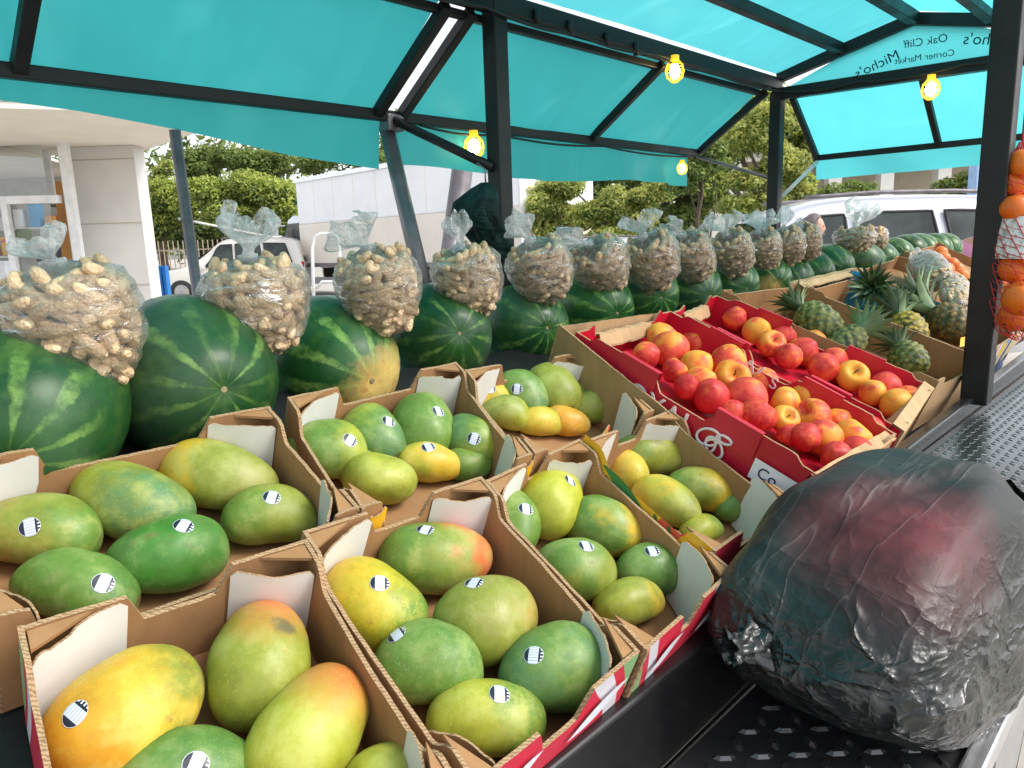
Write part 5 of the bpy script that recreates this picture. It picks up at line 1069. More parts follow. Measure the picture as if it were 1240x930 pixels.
# left trees behind the fence
def cl(items, d, dd=0): return [(P_(x, y, d+k*dd), (rx*mpp(d), rx*mpp(d)*.8, ry*mpp(d))) for k, (x, y, rx, ry) in enumerate(items)]
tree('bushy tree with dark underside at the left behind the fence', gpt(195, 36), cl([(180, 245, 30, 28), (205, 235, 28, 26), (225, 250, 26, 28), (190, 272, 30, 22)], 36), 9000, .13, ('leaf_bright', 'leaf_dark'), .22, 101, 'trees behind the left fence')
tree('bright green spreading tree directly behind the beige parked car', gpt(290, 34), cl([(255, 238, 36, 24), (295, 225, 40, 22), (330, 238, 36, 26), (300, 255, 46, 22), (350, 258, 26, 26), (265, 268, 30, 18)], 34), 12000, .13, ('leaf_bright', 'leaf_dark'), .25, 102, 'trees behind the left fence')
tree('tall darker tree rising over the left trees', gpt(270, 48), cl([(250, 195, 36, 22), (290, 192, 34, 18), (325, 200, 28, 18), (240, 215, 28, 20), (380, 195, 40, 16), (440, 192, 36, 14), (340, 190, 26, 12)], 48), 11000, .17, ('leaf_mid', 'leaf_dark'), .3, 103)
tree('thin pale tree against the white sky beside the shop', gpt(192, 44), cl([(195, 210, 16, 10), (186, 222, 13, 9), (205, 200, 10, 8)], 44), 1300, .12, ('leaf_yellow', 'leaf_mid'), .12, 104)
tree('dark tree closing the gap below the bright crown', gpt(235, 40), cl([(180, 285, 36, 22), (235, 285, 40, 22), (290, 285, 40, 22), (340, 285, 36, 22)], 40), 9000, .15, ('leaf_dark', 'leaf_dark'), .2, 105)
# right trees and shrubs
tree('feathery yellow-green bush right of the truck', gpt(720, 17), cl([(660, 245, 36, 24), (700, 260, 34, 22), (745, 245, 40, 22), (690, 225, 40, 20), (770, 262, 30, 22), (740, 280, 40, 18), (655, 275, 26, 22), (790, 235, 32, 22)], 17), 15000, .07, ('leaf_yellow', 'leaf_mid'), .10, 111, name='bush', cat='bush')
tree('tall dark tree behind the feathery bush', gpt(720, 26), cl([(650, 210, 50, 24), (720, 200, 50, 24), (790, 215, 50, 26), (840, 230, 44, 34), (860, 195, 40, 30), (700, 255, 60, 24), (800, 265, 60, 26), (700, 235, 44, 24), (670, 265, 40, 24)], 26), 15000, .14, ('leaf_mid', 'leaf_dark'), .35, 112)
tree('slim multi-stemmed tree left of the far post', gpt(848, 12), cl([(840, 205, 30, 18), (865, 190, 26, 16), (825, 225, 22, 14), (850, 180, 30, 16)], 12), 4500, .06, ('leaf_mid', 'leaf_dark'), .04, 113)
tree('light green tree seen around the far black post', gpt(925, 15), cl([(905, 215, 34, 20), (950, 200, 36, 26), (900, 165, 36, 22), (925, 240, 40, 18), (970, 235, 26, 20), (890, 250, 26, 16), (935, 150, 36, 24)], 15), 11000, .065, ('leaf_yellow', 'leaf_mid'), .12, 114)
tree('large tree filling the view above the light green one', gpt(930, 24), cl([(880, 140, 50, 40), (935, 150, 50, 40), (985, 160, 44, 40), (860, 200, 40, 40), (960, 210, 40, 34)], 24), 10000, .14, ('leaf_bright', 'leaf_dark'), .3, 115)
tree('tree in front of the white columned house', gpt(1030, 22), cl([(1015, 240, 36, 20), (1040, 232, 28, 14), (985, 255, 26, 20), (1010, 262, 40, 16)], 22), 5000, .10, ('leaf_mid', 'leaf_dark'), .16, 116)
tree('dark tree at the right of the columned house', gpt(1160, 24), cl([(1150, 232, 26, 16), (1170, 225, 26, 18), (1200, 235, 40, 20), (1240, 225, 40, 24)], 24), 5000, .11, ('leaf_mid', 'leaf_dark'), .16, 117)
# far wood as one mass
C, Rr = [], []
for k in range(110):
    a = -60+(k % 60)*2.0+random.uniform(-1, 1); p = fr(75*math.tan(R(a*.8)), 75, random.uniform(2, 12)); C.append(tuple(p)); Rr.append((4.5, 4.5, random.uniform(2.5, 5)))
me = leaf_mesh(C, Rr, 24000, .45, 120, 'far_wood', [M['leaf_mid'], M['leaf_dark']]); o = bpy.data.objects.new('far_wood', me); COL.objects.link(o); tag(o, 'far-off green wood closing the view behind the street', 'trees', None, 'stuff')
# fence
fn = thing('picket_fence', 'rusty steel picket fence under the left trees', 'fence', gpt(200, 30)); A = gpt(150, 30); B = gpt(300, 30); fb = MB()
zt = P_(200, 292, 30).z; d = (B-A); nP = 26
for k in range(nP): p = A+d*(k/(nP-1)); MB().box((p.x, p.y, zt/2), (.035, .035, zt)).build('picket', M['fence'], fn)
for z in (zt*.82, zt*.35): MB().bar((A.x, A.y, z), (B.x, B.y, z), .03, .05).build('rail', M['fence'], fn)
# ------------------------------------------------ shop at the left
D0 = 10.0
def F(x, y, d=D0): return P_(x, y, d)
sh = thing('corner_shop', 'cream corner shop with a large white framed window and deep flat soffit', 'shop', gpt(90, D0))
zt = F(120, 177).z
a0 = F(86, 300); a1 = F(176, 300); L_ = RH
def vbox(a, z0, z1, w, dd, mat, name, par=sh, off=0, bevel=0.):
    c = Vector((a.x, a.y, 0))+RH*(w/2)+FH*(dd/2+off); return MB().box((c.x, c.y, (z0+z1)/2), (w, dd, z1-z0), 0, (RH, FH, ZV)).build(name, M[mat], par, bevel=bevel)
ww = (a1-a0).dot(RH); vbox(a0, 0, zt, ww, .3, 'grey_wall', 'end_wall')
m = MB(); z_ = zt+.01; q0 = F(88, 300)
def rect_h(x0, x1, f0, f1, z, mat, name, th=.2):
    o_ = Vector((a0.x, a0.y, 0)); c = o_+RH*((x0+x1)/2)+FH*((f0+f1)/2); return MB().box((c.x, c.y, z+th/2), (x1-x0, f1-f0, th), 0, (RH, FH, ZV)).build(name, M[mat], sh)
def slab(pts, z, th, mat, name):
    mm = MB(); lo = [Vector((p.x, p.y, z)) for p in pts]; hi = [p+ZV*th for p in lo]; n_ = len(lo); mm.add(lo+hi, [tuple(reversed(range(n_))), tuple(range(n_, 2*n_))]+[(k, (k+1) % n_, n_+(k+1) % n_, n_+k) for k in range(n_)]); return mm.build(name, M[mat], sh)
sof = [at_z(-130, 128, zt), at_z(300, 139, zt), at_z(158, 189, zt), at_z(-130, 189, zt)]
slab(sof, zt+.004, .06, 'cream', 'soffit'); slab([sof[0]-FH*.02, sof[1]-FH*.02, sof[1]+(sof[2]-sof[1])*.02, sof[0]+FH*.1], zt+.067, .42, 'roof_grey', 'fascia')
for k in range(4):
    zz = zt*.28*k+.3
    MB().box(tuple(Vector((a0.x, a0.y, 0))+RH*(ww/2)-FH*.002+ZV*zz), (ww, .006, .012), 0, (RH, FH, ZV)).build('joint', M['tan_wall'], sh)
MB().tube([F(98, 168)+FH*-1.0, F(98, 168)+FH*-1.0-ZV*.03], .03, n=10).build('soffit_light', M['dark_inside'], sh)
# window front: sill wall, frames, glass, things inside
fo = -.35
fa = F(-60, 300)
wl = (a0-fa).dot(RH)
sill = vbox(fa, 0, F(0, 385).z, wl, .25, 'white_wall', 'sill_wall', off=fo)
red = vbox(fa, F(0, 385).z+.003, F(0, 362).z, wl*.65, .02, 'pred', 'red_strip', off=fo-.03)
for (x0, y0, x1, y1, w_) in ((92, 152, 104, 320, .12), (-40, 246, 92, 243, .10), (27, 246, 38, 330, .08), (-40, 166, 84, 160, .16), (40, 172, 46, 246, .07), (60, 176, 70, 246, .07)):
    p, q_ = F(x0, y0), F(x1, y1); p += FH*(fo if w_ > .075 else .25); q_ += FH*(fo if w_ > .075 else .25)
    if abs(x1-x0) < 20: q_ = Vector((p.x, p.y, q_.z)) 
    MB().bar(p, q_, w_, .08, 0, FH).build('window_frame', M['white_metal'], sh, bevel=.006)
p0, p1 = F(-60, 165)+FH*(fo+.06), F(96, 385)+FH*(fo+.06)
m = MB(); m.quad((p0.x, p0.y, p1.z), (p1.x, p1.y, p1.z), (p1.x, p1.y, p0.z), (p0.x, p0.y, p0.z)); m.build('window_pane', M['glass'], sh)
slab([fr(-12, D0-.2), fr(-6.3, D0-.2), fr(-6.9, D0+3.4), fr(-12, D0+3.4)], zt-.03, .03, 'cream', 'ceiling'); bw0 = F(-120, 300, D0+3.2); bw1 = F(150, 300, D0+3.2); vbox(Vector((bw0.x, bw0.y, 0)), 0, zt-.01, (bw1-bw0).dot(RH), .1, 'room', 'back_wall'); vbox(fa, .0, .02, wl-1.0, 3.4, 'tan_wall', 'shop_floor', off=-.1)
bp = F(46, 215)+FH*1.2; MB().bar(F(44, 215)+FH*.6, F(58, 300)+FH*.6, .3, .03, 0, FH).build('plywood_sheet', M['wood'], sh); MB().bar(F(68, 244)+FH*.3, F(76, 330)+FH*.3, .32, .03, 0, FH).build('plywood_sheet', M['wood'], sh)
gv = F(6, 200)+FH*3.0
for i in range(3):
    for j in range(3): MB().box(tuple(gv+RH*(.14*i-.14)+ZV*(.14*j-.14)), (.11, .05, .11), 0, (RH, FH, ZV)).build('wall_vent', M['dark_inside'], sh)
for (x, y, w_, h_, mt) in ((10, 228, .9, .3, 'dark_inside'), (15, 340, 1.3, .9, 'dark_inside'), (40, 310, .5, .5, 'leaf_dark')):
    p = F(x, y)+FH*1.8; MB().box(tuple(p), (w_, .4, h_), 0, (RH, FH, ZV)).build('counter', M[mt], sh, bevel=.02)
for zz, d_ in ((1.05, 1.6), (1.55, 2.2), (2.0, 2.6)):
    p = fr(-8.6, D0+d_, zz); MB().box(tuple(p), (3.2, .3, .03), 0, (RH, FH, ZV)).build('shelf', M['white_metal'], sh)
    for k in range(11):
        mt = ('pred', 'yellow', 'blue_print', 'white_card', 'leaf_dark', 'wood', 'paper')[(k*3+int(zz*10)) % 7]; hh = .18+.12*((k*7) % 3)
        p = fr(-9.9+.26*k, D0+d_, zz+.016+hh/2); MB().box(tuple(p), (.17, .16, hh), 0, (RH, FH, ZV)).build('shop_goods', M[mt], sh, bevel=.02)
# blue pallet leaning by the shop
pl = thing('plastic_pallet', 'blue plastic pallet standing on edge beside the cream shop', 'pallet', gpt(194, 11.2))
pb = at_f(186, 372, 11.2); zb = at_f(196, 322, 11.2).z
for k in range(4): p = at_f(186+k*5.5, 345, 11.2); MB().box((p.x, p.y, zb/2), (.045, .12, zb), 0, (RH, FH, ZV)).build('board', M['pallet_blue'], pl)
for z in (.1, zb*.5, zb-.08): p = at_f(194, 345, 11.2); MB().box((p.x, p.y, z), (.26, .09, .1), 0, (RH, FH, ZV)).build('block', M['pallet_blue'], pl)
# hand truck
ht = thing('hand_truck', 'white tube hand truck standing in front of the white truck', 'hand truck', gpt(395, 9.5))
def hp_(x, y): return at_f(x, y, 9.5)
tb = MB(); tb.tube([hp_(381, 400), hp_(378, 300), hp_(381, 287), hp_(388, 283), hp_(402, 283), hp_(409, 287), hp_(411, 300), hp_(413, 400)], .022, n=10); tb.build('frame', M['white_metal'], ht, True)
tb = MB(); tb.tube([hp_(383, 350), hp_(390, 341), hp_(404, 341), hp_(411, 350)], .018, n=8); tb.build('cross_bar', M['white_metal'], ht, True)
for x in (380, 414): w_ = at_f(x, 300, 9.5); MB().tube([Vector((w_.x, w_.y, .12))-RH*.03, Vector((w_.x, w_.y, .12))+RH*.03], .12, n=18).build('wheel', M['rubber'], ht, True)
w_ = at_f(397, 300, 9.4); MB().box((w_.x, w_.y, .015), (.4, .25, .02), 0, (RH, FH, ZV)).build('toe_plate', M['grey_metal'], ht)
# ------------------------------------------------ vehicles
def wheel(par, c, ax, r, w, rimmat='rim'):
    o_ = MB(); P = []
    for (rr_, ww_) in ((r*.62, -.5), (r*.93, -.5), (r, -.3), (r, .3), (r*.93, .5), (r*.62, .5)):
        a_ = ax.orthogonal().normalized(); b_ = ax.cross(a_); P.append([c+ax*(w*ww_)+(a_*math.cos(f)+b_*math.sin(f))*rr_ for f in [2*math.pi*k/28 for k in range(28)]])
    o_.grid(P, wrap=True); t = o_.build('tyre', M['rubber'], par, True)
    r2 = MB(); r2.tube([c-ax*w*.36, c+ax*w*.40], r*.62, n=24)
    for k in range(5):
        f = 2*math.pi*k/5; dd = a_*math.cos(f)+b_*math.sin(f); r2.bar(c+ax*w*.44, c+ax*w*.44+dd*r*.55, .07, .03, 0, ax)
    r2.build('rim', M[rimmat], t, False)
def suv(label, nose, hd, paint, lower, L=4.8, Wd=1.9, H=1.78, name='parked_car', cat='car', left=1):
    """nose = front bumper centre on the ground, hd = heading (unit, pointing forward)"""
    hd = Vector(hd).normalized(); sd = ZV.cross(hd); t = thing(name, label, cat, nose-hd*L/2)
    st = [  # s(from nose), z_low, z_belt, z_roof, w_low, w_belt, w_roof
        (0.0, .38, .62, .64, .70, .72, .70), (.12, .26, .86, .90, .84, .84, .80), (.6, .22, .98, 1.02, .93, .92, .86), (1.15, .22, 1.02, 1.07, .95, .94, .88), (1.5, .22, 1.04, 1.28, .95, .94, .80), (1.95, .22, 1.04, 1.62, .95, .94, .72), (2.25, .22, 1.04, H-.03, .95, .94, .70),
        (2.9, .22, 1.05, H, .95, .94, .70), (3.7, .22, 1.06, H-.01, .95, .94, .70), (4.3, .22, 1.08, H-.05, .95, .93, .70), (4.58, .26, 1.08, H-.12, .93, .91, .70), (4.72, .30, 1.06, 1.45, .90, .88, .74), (4.8, .36, .98, 1.04, .84, .84, .80)]
    k_ = L/4.8; G2 = []
    def ring(s, zl, zb, zr, wl, wb, wr):
        hs = [(-wl*.86, zl), (-wl, zl+.14), (-wl*1.0, (zl+zb)/2), (-wb, zb), (-(wb*.5+wr*.5)-.0, (zb+zr)/2), (-wr, zr-.06*min(1, zr-zb)), (-wr*.8, zr), (0, zr+.015)]
        pts = hs+[(-y, z) for y, z in reversed(hs[:-1])]; return [nose-hd*(s*k_)+sd*(y*Wd/1.9)+ZV*z for y, z in pts]
    rings = [ring(*x) for x in st]; mb = MB(); mb.grid(rings)
    nr = len(rings[0]); b0 = 0; mb.f.append(tuple(range(nr))); mb.m.append(0); mb.f.append(tuple(reversed(range((len(rings)-1)*nr, len(rings)*nr)))); mb.m.append(0)
    body = mb.build('body', M[paint], t, True); md = body.modifiers.new('s', 'SUBSURF'); md.levels = 1; md.render_levels = 2
    def side(s, u, sg, off=.012):     # point on the glasshouse side, u 0 belt .. 1 roof
        s_ = [x[0] for x in st]; f = lambda c: float(np.interp(s, s_, [x[c] for x in st])); zb, zr, wb, wr = f(2), f(3), f(5), f(6); y = wb+(wr-wb)*u*.97; z = zb+(zr-.06-zb)*u
        return nose-hd*(s*k_)+sd*(sg*(y*Wd/1.9+off))+ZV*z
    for sg in (-1, 1):
        for (s0, s1, s2, s3) in ((1.72, 2.62, 2.12, 2.60), (2.72, 3.52, 2.70, 3.44), (3.64, 4.42, 3.56, 4.22)):
            rows = []
            for i in range(7):
                u = .10+.74*i/6; g_ = i/6; a_ = s0+(s2-s0)*g_; c_ = s1+(s3-s1)*g_; rows.append([side(a_+(c_-a_)*j/8, u, sg, .022) for j in range(9)])
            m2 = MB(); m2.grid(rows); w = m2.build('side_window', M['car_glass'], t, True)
            fr_ = MB(); loop = rows[0]+[r__[-1] for r__ in rows[1:]]+list(reversed(rows[-1]))[1:]+[r__[0] for r__ in reversed(rows[:-1])]; fr_.tube(loop+[loop[0]], .016, n=5, cap=False); fr_.build('window_trim', M['plastic_black'], w, True)
        rl = MB(); rl.tube([side(s, 1.0, sg, -.05)+ZV*.075 for s in (2.25, 2.4, 2.9, 3.7, 4.2, 4.35)], .02, n=8); rl.build('roof_rail', M['grey_metal'], t, True)
        lw = MB(); lw.bar(nose-hd*(.95*k_)+sd*(sg*.955*Wd/1.9)+ZV*.34, nose-hd*(3.9*k_)+sd*(sg*.955*Wd/1.9)+ZV*.34, .03, .2); lw.build('sill_trim', M[lower], t, bevel=.01)
        for s in (1.0, 3.85): wheel(t, nose-hd*(s*k_)+sd*(sg*(.86*Wd/1.9))+ZV*.36, sd*sg, .36, .24)
        for s in (2.5, 3.4): MB().bar(side(s, -.12, sg, .015), side(s+.2, -.12, sg, .015), .03, .035).build('door_handle', M[paint], t, bevel=.008)
        for s in (2.66, 3.58): MB().bar(side(s, .0, sg, .0), nose-hd*(s*k_)+sd*(sg*.952*Wd/1.9)+ZV*.4, .008, .012).build('door_gap', M['plastic_black'], t)
        mr = MB(); mr.box(side(1.75, .12, sg, .13), (.1, .2, .14), 0, (hd, sd, ZV)); mr.build('mirror', M[paint], t, bevel=.03)
        MB().box(nose-hd*(.10)+sd*(sg*.68*Wd/1.9)+ZV*.74, (.16, .34, .15), 0, (hd, sd, ZV)).build('headlight', M['lamp_clear'], t, bevel=.03)
        MB().box(nose-hd*(L-.10)+sd*(sg*.78*Wd/1.9)+ZV*.98, (.16, .16, .34), 0, (hd, sd, ZV)).build('tail_light', M['tail'], t, bevel=.03)
    for (s0, s1, z0, z1, w0, w1, nm) in ((1.30, 1.98, 1.16, 1.60, .76, .66, 'windscreen'), (4.745, 4.62, 1.12, 1.52, .74, .66, 'rear_window')):
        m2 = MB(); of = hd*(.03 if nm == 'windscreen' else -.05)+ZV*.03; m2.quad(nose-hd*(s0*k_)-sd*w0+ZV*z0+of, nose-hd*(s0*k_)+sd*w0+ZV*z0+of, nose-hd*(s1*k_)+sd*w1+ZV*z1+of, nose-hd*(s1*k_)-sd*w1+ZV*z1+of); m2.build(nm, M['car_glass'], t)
    MB().box(nose-hd*.02+ZV*.62, (.06, .9, .16), 0, (hd, sd, ZV)).build('grille', M['plastic_black'], t, bevel=.01)
    return t
# right: white car seen from its side, heading left
nose = fr(0.72, 8.3); suv('white car parked side-on behind the far end of the watermelon row', nose, -RH+FH*.02, 'silver_paint', 'plastic_black', 4.9, 1.95, 1.86)
# left: two-tone car heading left
n1 = gpt(186, 23.5); suv('white over beige car parked side-on under the left trees', n1, (-RH-FH*.12), 'cream_paint', 'beige_paint', 4.7, 1.9, 1.95)
# a white car mostly hidden by the bags
suv('white car mostly hidden behind the peanut bags right of the middle post', gpt(905, 15), (RH*.95-FH*.1), 'white_paint', 'plastic_black', 4.5, 1.85, 1.55)
# box truck
tk = thing('box_truck', 'white box truck with a dirty beige reflection low down, parked behind the watermelons', 'truck', gpt(480, 20)); A = gpt(364, 24); B = gpt(631, 16.6); dx = (B-A); L_ = dx.length; dx.normalize(); bk = ZV.cross(dx); bk = bk if bk.dot(FH) > 0 else -bk; bk.normalize()
zt = P_(364, 217, 24).z; zm = P_(480, 262, 20).z; c = (A+B)/2+bk*1.25
MB().box((c.x, c.y, (zm+zt)/2), (L_, 2.5, zt-zm), 0, (dx, bk, ZV)).build('upper_box', M['truck_white'], tk, bevel=.04); MB().box((c.x, c.y, (zm+1.0)/2-.002), (L_-.004, 2.496, zm-1.0), 0, (dx, bk, ZV)).build('lower_box', M['truck_beige'], tk, bevel=.02)
for k in range(1, 9): p = A+dx*(L_*k/9)-bk*.004; MB().box((p.x, p.y, (zt+zm)/2), (.012, .012, zt-zm-.1), 0, (dx, bk, ZV)).build('panel_seam', M['truck_beige'], tk)
p = (A+B)/2-bk*.01; MB().box((p.x, p.y, zt-.06), (L_+.02, .06, .12), 0, (dx, bk, ZV)).build('roof_rail', M['bright_metal'], tk); MB().box((p.x, p.y, 1.02), (L_+.02, .06, .12), 0, (dx, bk, ZV)).build('side_rail', M['grey_metal'], tk)
for s, mt in ((L_+.012, 'white_metal'),): p = A+dx*s+bk*.06; MB().box((p.x, p.y, (zt+.9)/2), (.05, .16, zt-.9), 0, (dx, bk, ZV)).build('corner_post', M[mt], tk, bevel=.01)
cab = MB(); rows = []
for s, z0, z1, w in ((.05, .55, 2.55, 1.0), (-.9, .5, 2.62, 1.0), (-1.25, .5, 2.5, 1.0), (-1.75, .5, 1.62, .98), (-2.3, .5, 1.45, .9), (-2.4, .55, .9, .85)):
    o_ = A+dx*s+bk*1.2; rows.append([o_-bk*w+ZV*z0, o_-bk*w+ZV*(z0*.3+z1*.7), o_-bk*w*.92+ZV*z1, o_+bk*w*.92+ZV*z1, o_+bk*w+ZV*(z0*.3+z1*.7), o_+bk*w+ZV*z0])
cab.grid(rows); cb = cab.build('cab', M['white_paint'], tk, bevel=.05)
def cabp(s, z): return A+dx*s+bk*(.19-.012)+ZV*z
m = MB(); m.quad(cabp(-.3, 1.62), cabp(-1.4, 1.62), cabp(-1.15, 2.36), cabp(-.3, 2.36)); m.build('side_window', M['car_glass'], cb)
MB().bar(cabp(-.35, 1.4)-bk*.02, cabp(-.55, 1.4)-bk*.02, .03, .04).build('door_handle', M['plastic_black'], cb)
mm = MB(); mm.tube([cabp(-1.3, 2.3), cabp(-1.3, 2.3)-bk*.35, cabp(-1.3, 1.7)-bk*.35, cabp(-1.3, 1.7)], .02, n=6); mm.box(cabp(-1.3, 2.0)-bk*.36, (.06, .2, .45), 0, (dx, bk, ZV)); mm.build('mirror', M['white_metal'], cb)
mm = MB(); mm.tube([cabp(-.12, 1.25)-bk*.004, cabp(-.12, 1.25)-bk*.02], .09, n=14); mm.build('door_emblem', M['pred'], cb)
for s in (-1.5, 6.3, 7.4): wheel(tk, A+dx*s+bk*.22+ZV*.5, -bk, .5, .3, 'grey_metal')
MB().bar(A+bk*1.2+ZV*.75, B+bk*1.2+ZV*.75, .9, .3).build('chassis', M['plastic_black'], tk)
# white columned house at the right
hs = thing('columned_house', 'pale house with white square columns behind the white car', 'house', gpt(1060, 30))
hb = gpt(850, 32); he = gpt(1300, 32); wl = (he-hb).dot(RH); zt2 = P_(1000, 175, 30).z
def hbx(x0, x1, z0, z1, f, th, mat, nm): c = hb+RH*((x0+x1)/2)+FH*(f+th/2); return MB().box((c.x, c.y, (z0+z1)/2), (x1-x0, th, z1-z0), 0, (RH, FH, ZV)).build(nm, M[mat], hs)
hbx(0, wl, 0, zt2, 2.5, .4, 'tan_wall', 'wall'); rf = hbx(-.4, wl+.4, zt2, zt2+.5, -.5, 6, 'white_wall', 'roof'); hbx(0, wl, zt2-.35, zt2-.003, 0, .3, 'white_wall', 'beam')
for x in (862, 882, 1000, 1062, 1130): s = (gpt(x, 32)-hb).dot(RH); hbx(s, s+.55, 0, zt2-.353, 0, .5, 'white_wall', 'column')
for x0, x1 in ((905, 950), (1030, 1058), (1085, 1122), (1140, 1180)):
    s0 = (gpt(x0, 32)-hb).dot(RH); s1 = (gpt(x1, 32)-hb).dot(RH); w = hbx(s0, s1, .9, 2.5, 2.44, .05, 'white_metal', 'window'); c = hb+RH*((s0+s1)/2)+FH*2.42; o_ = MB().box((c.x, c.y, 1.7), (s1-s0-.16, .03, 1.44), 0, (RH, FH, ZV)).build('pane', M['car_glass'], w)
bl = gpt(1180, 16); tag(MB().bar((bl.x, bl.y, 0), (bl.x, bl.y, 3.4), .35, .3, 0, FH).build('blue_banner', simple('pale_blue_panel', (.35, .52, .80), .5), None, bevel=.02), 'pale blue upright panel behind the white car beside the right post', 'sign panel')
# ================================================================== PEOPLE
def skin_mesh(name, verts, edges, radii, mat, level=2, root=0):
    me = bpy.data.meshes.new(name); me.from_pydata([tuple(v) for v in verts], edges, []); o_ = bpy.data.objects.new(name, me); COL.objects.link(o_)
    md = o_.modifiers.new('skin', 'SKIN'); md.use_smooth_shade = True
    for i, r in enumerate(radii): me.skin_vertices[0].data[i].radius = (r, r) if not isinstance(r, tuple) else r
    for v in me.skin_vertices[0].data: v.use_root = False
    me.skin_vertices[0].data[root].use_root = True
    ss = o_.modifiers.new('sub', 'SUBSURF'); ss.levels = level; ss.render_levels = level
    dg = bpy.context.evaluated_depsgraph_get(); nm = bpy.data.meshes.new_from_object(o_.evaluated_get(dg)); bpy.data.objects.remove(o_)
    nm.materials.clear(); nm.materials.append(mat); nm.polygons.foreach_set('use_smooth', [True]*len(nm.polygons)); return nm
def person(label, base, facing, height, shirt, trousers, hair, hair_len, arm='hang', apron=None):
    """built in local metres: +Y forward, feet at 0; scaled to height"""
    k = height/1.70
    V_ = []; E_ = []; R_ = []
    def add(p, r, par=None):
        V_.append(p); R_.append(r)
        if par is not None: E_.append((par, len(V_)-1))
        return len(V_)-1
    pel = add((0, 0, .95), (.155, .11)); ab = add((0, 0, 1.10), (.14, .10), pel); ch = add((0, 0, 1.30), (.165, .115), ab); sh_ = add((0, -.01, 1.41), (.12, .085), ch); nk = add((0, 0, 1.47), .055, sh_); hd0 = add((0, .02, 1.53), .062, nk)
    hands = []
    for s in (-1, 1):
        hip = add((s*.09, 0, .88), .088, pel); kn = add((s*.10, .02, .49), .058, hip); an = add((s*.10, -.01, .09), .04, kn); add((s*.11, .12, .04), .036, an)
        so = add((s*.185, -.01, 1.39), .058, sh_)
        if arm == 'hang': el = add((s*.225, -.02, 1.13), .043, so); wr = add((s*.22, .06, .89), .030, el); hn = (s*.22, .08, .85); hdv = Vector((0, .15, -1))
        else: el = add((s*.24, -.03, 1.12), .046, so); wr = add((s*.15, .20, 1.06), .032, el); hn = (s*.135, .25, 1.055); hdv = Vector((-s*.3, 1, -.1))
        pm = add(hn, (.036, .020), wr); hands.append((s, Vector(hn), hdv.normalized(), pm))
        for q_ in range(4):     # four fingers and a thumb, each its own chain rooted in the palm
            sdv = hdv.normalized().cross(Vector((s, 0, 0))).normalized(); o_ = Vector(hn)+sdv*((q_-1.5)*.019)+hdv.normalized()*.03
            a_ = add(tuple(o_), .0095, pm); b_ = add(tuple(o_+hdv.normalized()*(.032+.004*(1-abs(q_-1.3)))), .0085, a_); add(tuple(o_+hdv.normalized()*.055+Vector((-s*.018, 0, -.004))), .007, b_)
        th_ = add(tuple(Vector(hn)+hdv.normalized()*.008+Vector((-s*.03, .012, 0))), .011, pm); add(tuple(Vector(hn)+hdv.normalized()*.04+Vector((-s*.045, .02, 0))), .009, th_)
    bm_ = skin_mesh('body', V_, E_, R_, M['skin'])
    # head joined to the body mesh
    hb_ = MB(); P = []; n, kk = 24, 28
    for i in range(n+1):
        th = math.pi*i/n; row = []
        for j in range(kk):
            f = 2*math.pi*j/kk; x = .074*math.sin(th)*math.cos(f); y = .094*math.sin(th)*math.sin(f); z = .118*math.cos(th)
            if z < 0: x *= 1+.25*z/.118; y *= 1+.10*z/.118
            fx, fz = x, z
            if y > 0:
                y += .012*math.exp(-(fx/.02)**2-((fz+.012)/.026)**2)+.006*math.exp(-(fx/.03)**2-((fz+.055)/.012)**2)+.008*math.exp(-(fx/.025)**2-((fz+.098)/.02)**2)-.008*math.exp(-((abs(fx)-.031)/.014)**2-((fz-.012)/.012)**2)
            row.append((x, .025+y, 1.615+z))
        P.append(row)
    hb_.grid(P, wrap=True)
    for s in (-1, 1):      # ears
        hb_.grid([[(s*(.072+.010*math.sin(math.pi*a/5)), .012-.022+.03*b/6, 1.605+.03*math.cos(math.pi*b/6)*(1-.2*a/5)) for b in range(7)] for a in range(6)])
    bb = bmesh.new(); bb.from_mesh(bm_); hm = hb_.mesh('h', M['skin'], True); bb.from_mesh(hm); bb.to_mesh(bm_); bb.free(); bm_.polygons.foreach_set('use_smooth', [True]*len(bm_.polygons))
    o_ = bpy.data.objects.new('person', bm_); o_.matrix_world = Matrix.Translation(base)@frame((0, 0, 0), Vector(facing).cross(ZV), Vector(facing))@Matrix.Scale(k, 4); COL.objects.link(o_); tag(o_, label, 'person')
    for s in (-1, 1):
        e = MB(); P = [[(s*.031+.0105*math.sin(a)*math.cos(f), .1075+.006*math.sin(a)*math.sin(f), 1.627+.0055*math.cos(a)) for f in [2*math.pi*q_/10 for q_ in range(10)]] for a in [math.pi*q_/6 for q_ in range(7)]]; e.grid(P, wrap=True); child(bpy.data.objects.new('eye', e.mesh('eye', M['eye'], True)), o_)
    e = MB(); e.tube([(-.024, .108, 1.561), (0, .117, 1.559), (.024, .108, 1.561)], [.002, .0055, .002], n=8); child(bpy.data.objects.new('mouth', e.mesh('mouth', M['lip'], True)), o_)
    h = MB(); P = []
    for i in range(19):
        th = math.pi*i/18*hair_len; row = []
        for j in range(30):
            f = 2*math.pi*j/30; fr_ = max(0, math.sin(f)); lim = th if fr_ < .25 else min(th, .95-.25*fr_); nz_ = 1.09+.05*mnoise.noise(Vector((math.cos(f)*6, math.sin(f)*6, th*2)))
            st_ = math.sin(min(lim, 1.62)); row.append((.078*st_*math.cos(f)*nz_, .020+.098*st_*math.sin(f)*nz_, 1.618+.122*math.cos(lim)*nz_))
        P.append(row)
    h.grid(P, wrap=True); child(bpy.data.objects.new('hair', h.mesh('hair', M[hair], True)), o_)
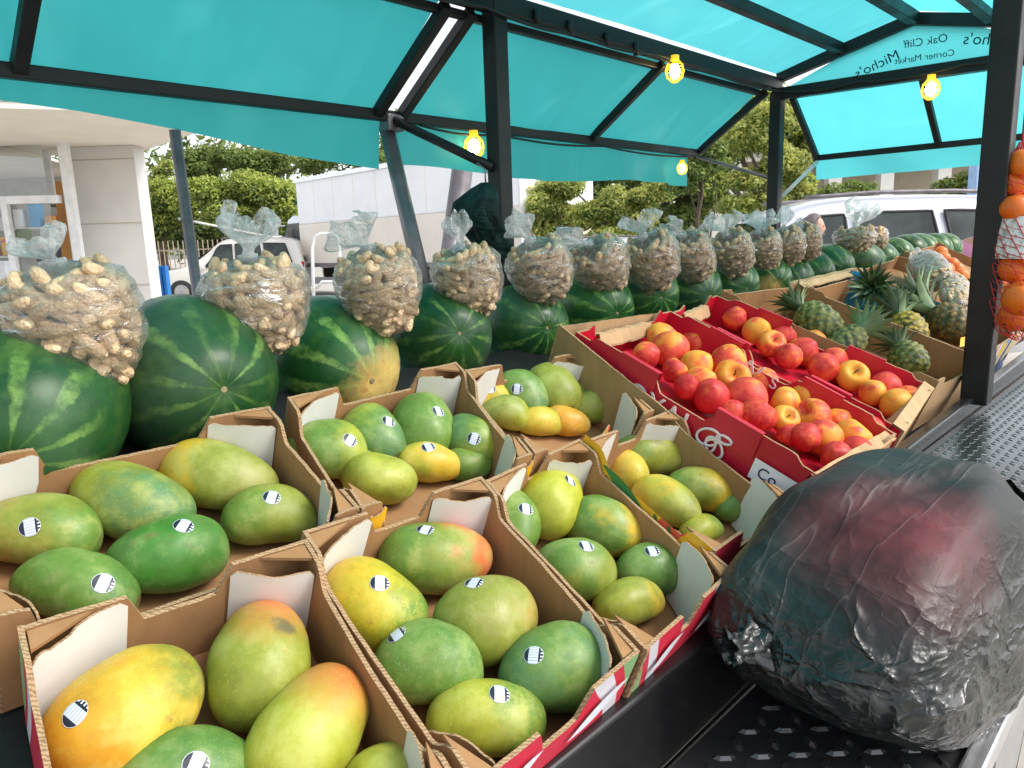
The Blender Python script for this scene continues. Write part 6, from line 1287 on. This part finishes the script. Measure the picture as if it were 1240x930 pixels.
    v = [(0, 0, .90), (0, 0, 1.10), (0, 0, 1.30), (0, -.01, 1.415), (0, .0, 1.455)]; r = [(.175, .128), (.155, .118), (.182, .132), (.135, .10), .072]; e_ = [(0, 1), (1, 2), (2, 3), (3, 4)]
    for s in (-1, 1):
        b0 = len(v); ex_ = (s*.212, -.018, 1.22) if arm == 'hang' else (s*.226, -.02, 1.21); v += [(s*.185, -.01, 1.385), ex_]; r += [.072, .062]; e_ += [(3, b0), (b0, b0+1)]
    child(bpy.data.objects.new('shirt', skin_mesh('shirt', v, e_, r, M[shirt])), o_)
    v = [(0, 0, .96)]; r = [(.165, .12)]; e_ = []
    for s in (-1, 1): b0 = len(v); v += [(s*.09, 0, .86), (s*.10, .02, .49), (s*.10, -.01, .10)]; r += [.10, .075, .06]; e_ += [(0, b0), (b0, b0+1), (b0+1, b0+2)]
    child(bpy.data.objects.new('trousers', skin_mesh('trousers', v, e_, r, M[trousers])), o_)
    for s in (-1, 1):
        b_ = MB(); b_.box((s*.105, .05, .045), (.085, .25, .09)); so_ = b_.mesh('shoe', M['rubber'], True); q_ = bpy.data.objects.new('shoe', so_); child(q_, o_); md = q_.modifiers.new('b', 'BEVEL'); md.width = .03; md.segments = 3
    if apron:
        ap = MB(); rows = []
        for i in range(12):
            z = 1.34-.78*i/11; w = .10+.10*smooth(1.28, 1.1, z)
            rows.append([(w*math.sin(a), (.142 if z > .9 else .150)*math.cos(a*.8)+.012, z) for a in [(-1.25+2.5*q_/12) for q_ in range(13)]])
        ap.grid(rows); child(bpy.data.objects.new('apron', ap.mesh('apron', M[apron], True)), o_)
    return o_
b = at_f(981, 300, 6.75); person('woman with grey-brown hair in a white top, standing before the white car', (b.x, b.y, 0), (RH*.96-FH*.28).normalized(), 1.62, 'shirt_white', 'denim', 'hair_grey', .62)
b = at_f(1196, 300, 5.6); person('man in a pink t-shirt and dark apron, mostly hidden by the right post', (b.x, b.y, 0), (-FH*.8-RH*.6).normalized(), 1.66, 'shirt_pink', 'denim', 'hair_dark', .5, 'work', 'apron')
# ================================================================== LIGHT, SKY, CAMERA
SUN_EL, SUN_AZ = R(44), R(-62)               # hazy sun behind the camera
w = bpy.data.worlds.new('World'); sc.world = w; w.use_nodes = True; nt = w.node_tree; bg = nt.nodes['Background']
sky = nt.nodes.new('ShaderNodeTexSky'); sky.sky_type = 'NISHITA'; sky.sun_disc = False; sky.sun_elevation = SUN_EL; sky.sun_rotation = math.pi/2-SUN_AZ; sky.air_density = 1.0; sky.dust_density = 2.0; sky.ozone_density = .6
hs_ = nt.nodes.new('ShaderNodeHueSaturation'); hs_.inputs['Saturation'].default_value = .32; hs_.inputs['Value'].default_value = 2.15; nt.links.new(sky.outputs[0], hs_.inputs['Color']); nt.links.new(hs_.outputs[0], bg.inputs['Color']); bg.inputs['Strength'].default_value = .15
sd = bpy.data.lights.new('sun', 'SUN'); sd.energy = 2.3; sd.angle = R(20); sd.color = (1., .95, .88); so = bpy.data.objects.new('sun', sd)
to = Vector((math.cos(SUN_EL)*math.cos(SUN_AZ), math.cos(SUN_EL)*math.sin(SUN_AZ), math.sin(SUN_EL))); so.rotation_euler = to.to_track_quat('Z', 'Y').to_euler(); COL.objects.link(so)
cd = bpy.data.cameras.new('camera'); cd.sensor_fit = 'HORIZONTAL'; cd.sensor_width = 36; cd.lens = FPX/1240*36; cd.clip_start = .02; cd.clip_end = 600
co = bpy.data.objects.new('camera', cd); mt = Matrix.Identity(4)
for i in range(3): mt[i][0] = RIGHT[i]; mt[i][1] = UP[i]; mt[i][2] = -Fv[i]; mt[i][3] = CAMP[i]
co.matrix_world = mt; COL.objects.link(co); sc.camera = co
sc.view_settings.view_transform = 'Standard'; sc.view_settings.look = 'None'; sc.view_settings.exposure = 0; sc.view_settings.gamma = 1
sc.render.engine = 'CYCLES'; sc.cycles.use_denoising = True; sc.cycles.max_bounces = 8; sc.cycles.transparent_max_bounces = 16; sc.cycles.diffuse_bounces = 5; sc.cycles.sample_clamp_indirect = 6; sc.cycles.caustics_reflective = False; sc.cycles.caustics_refractive = False
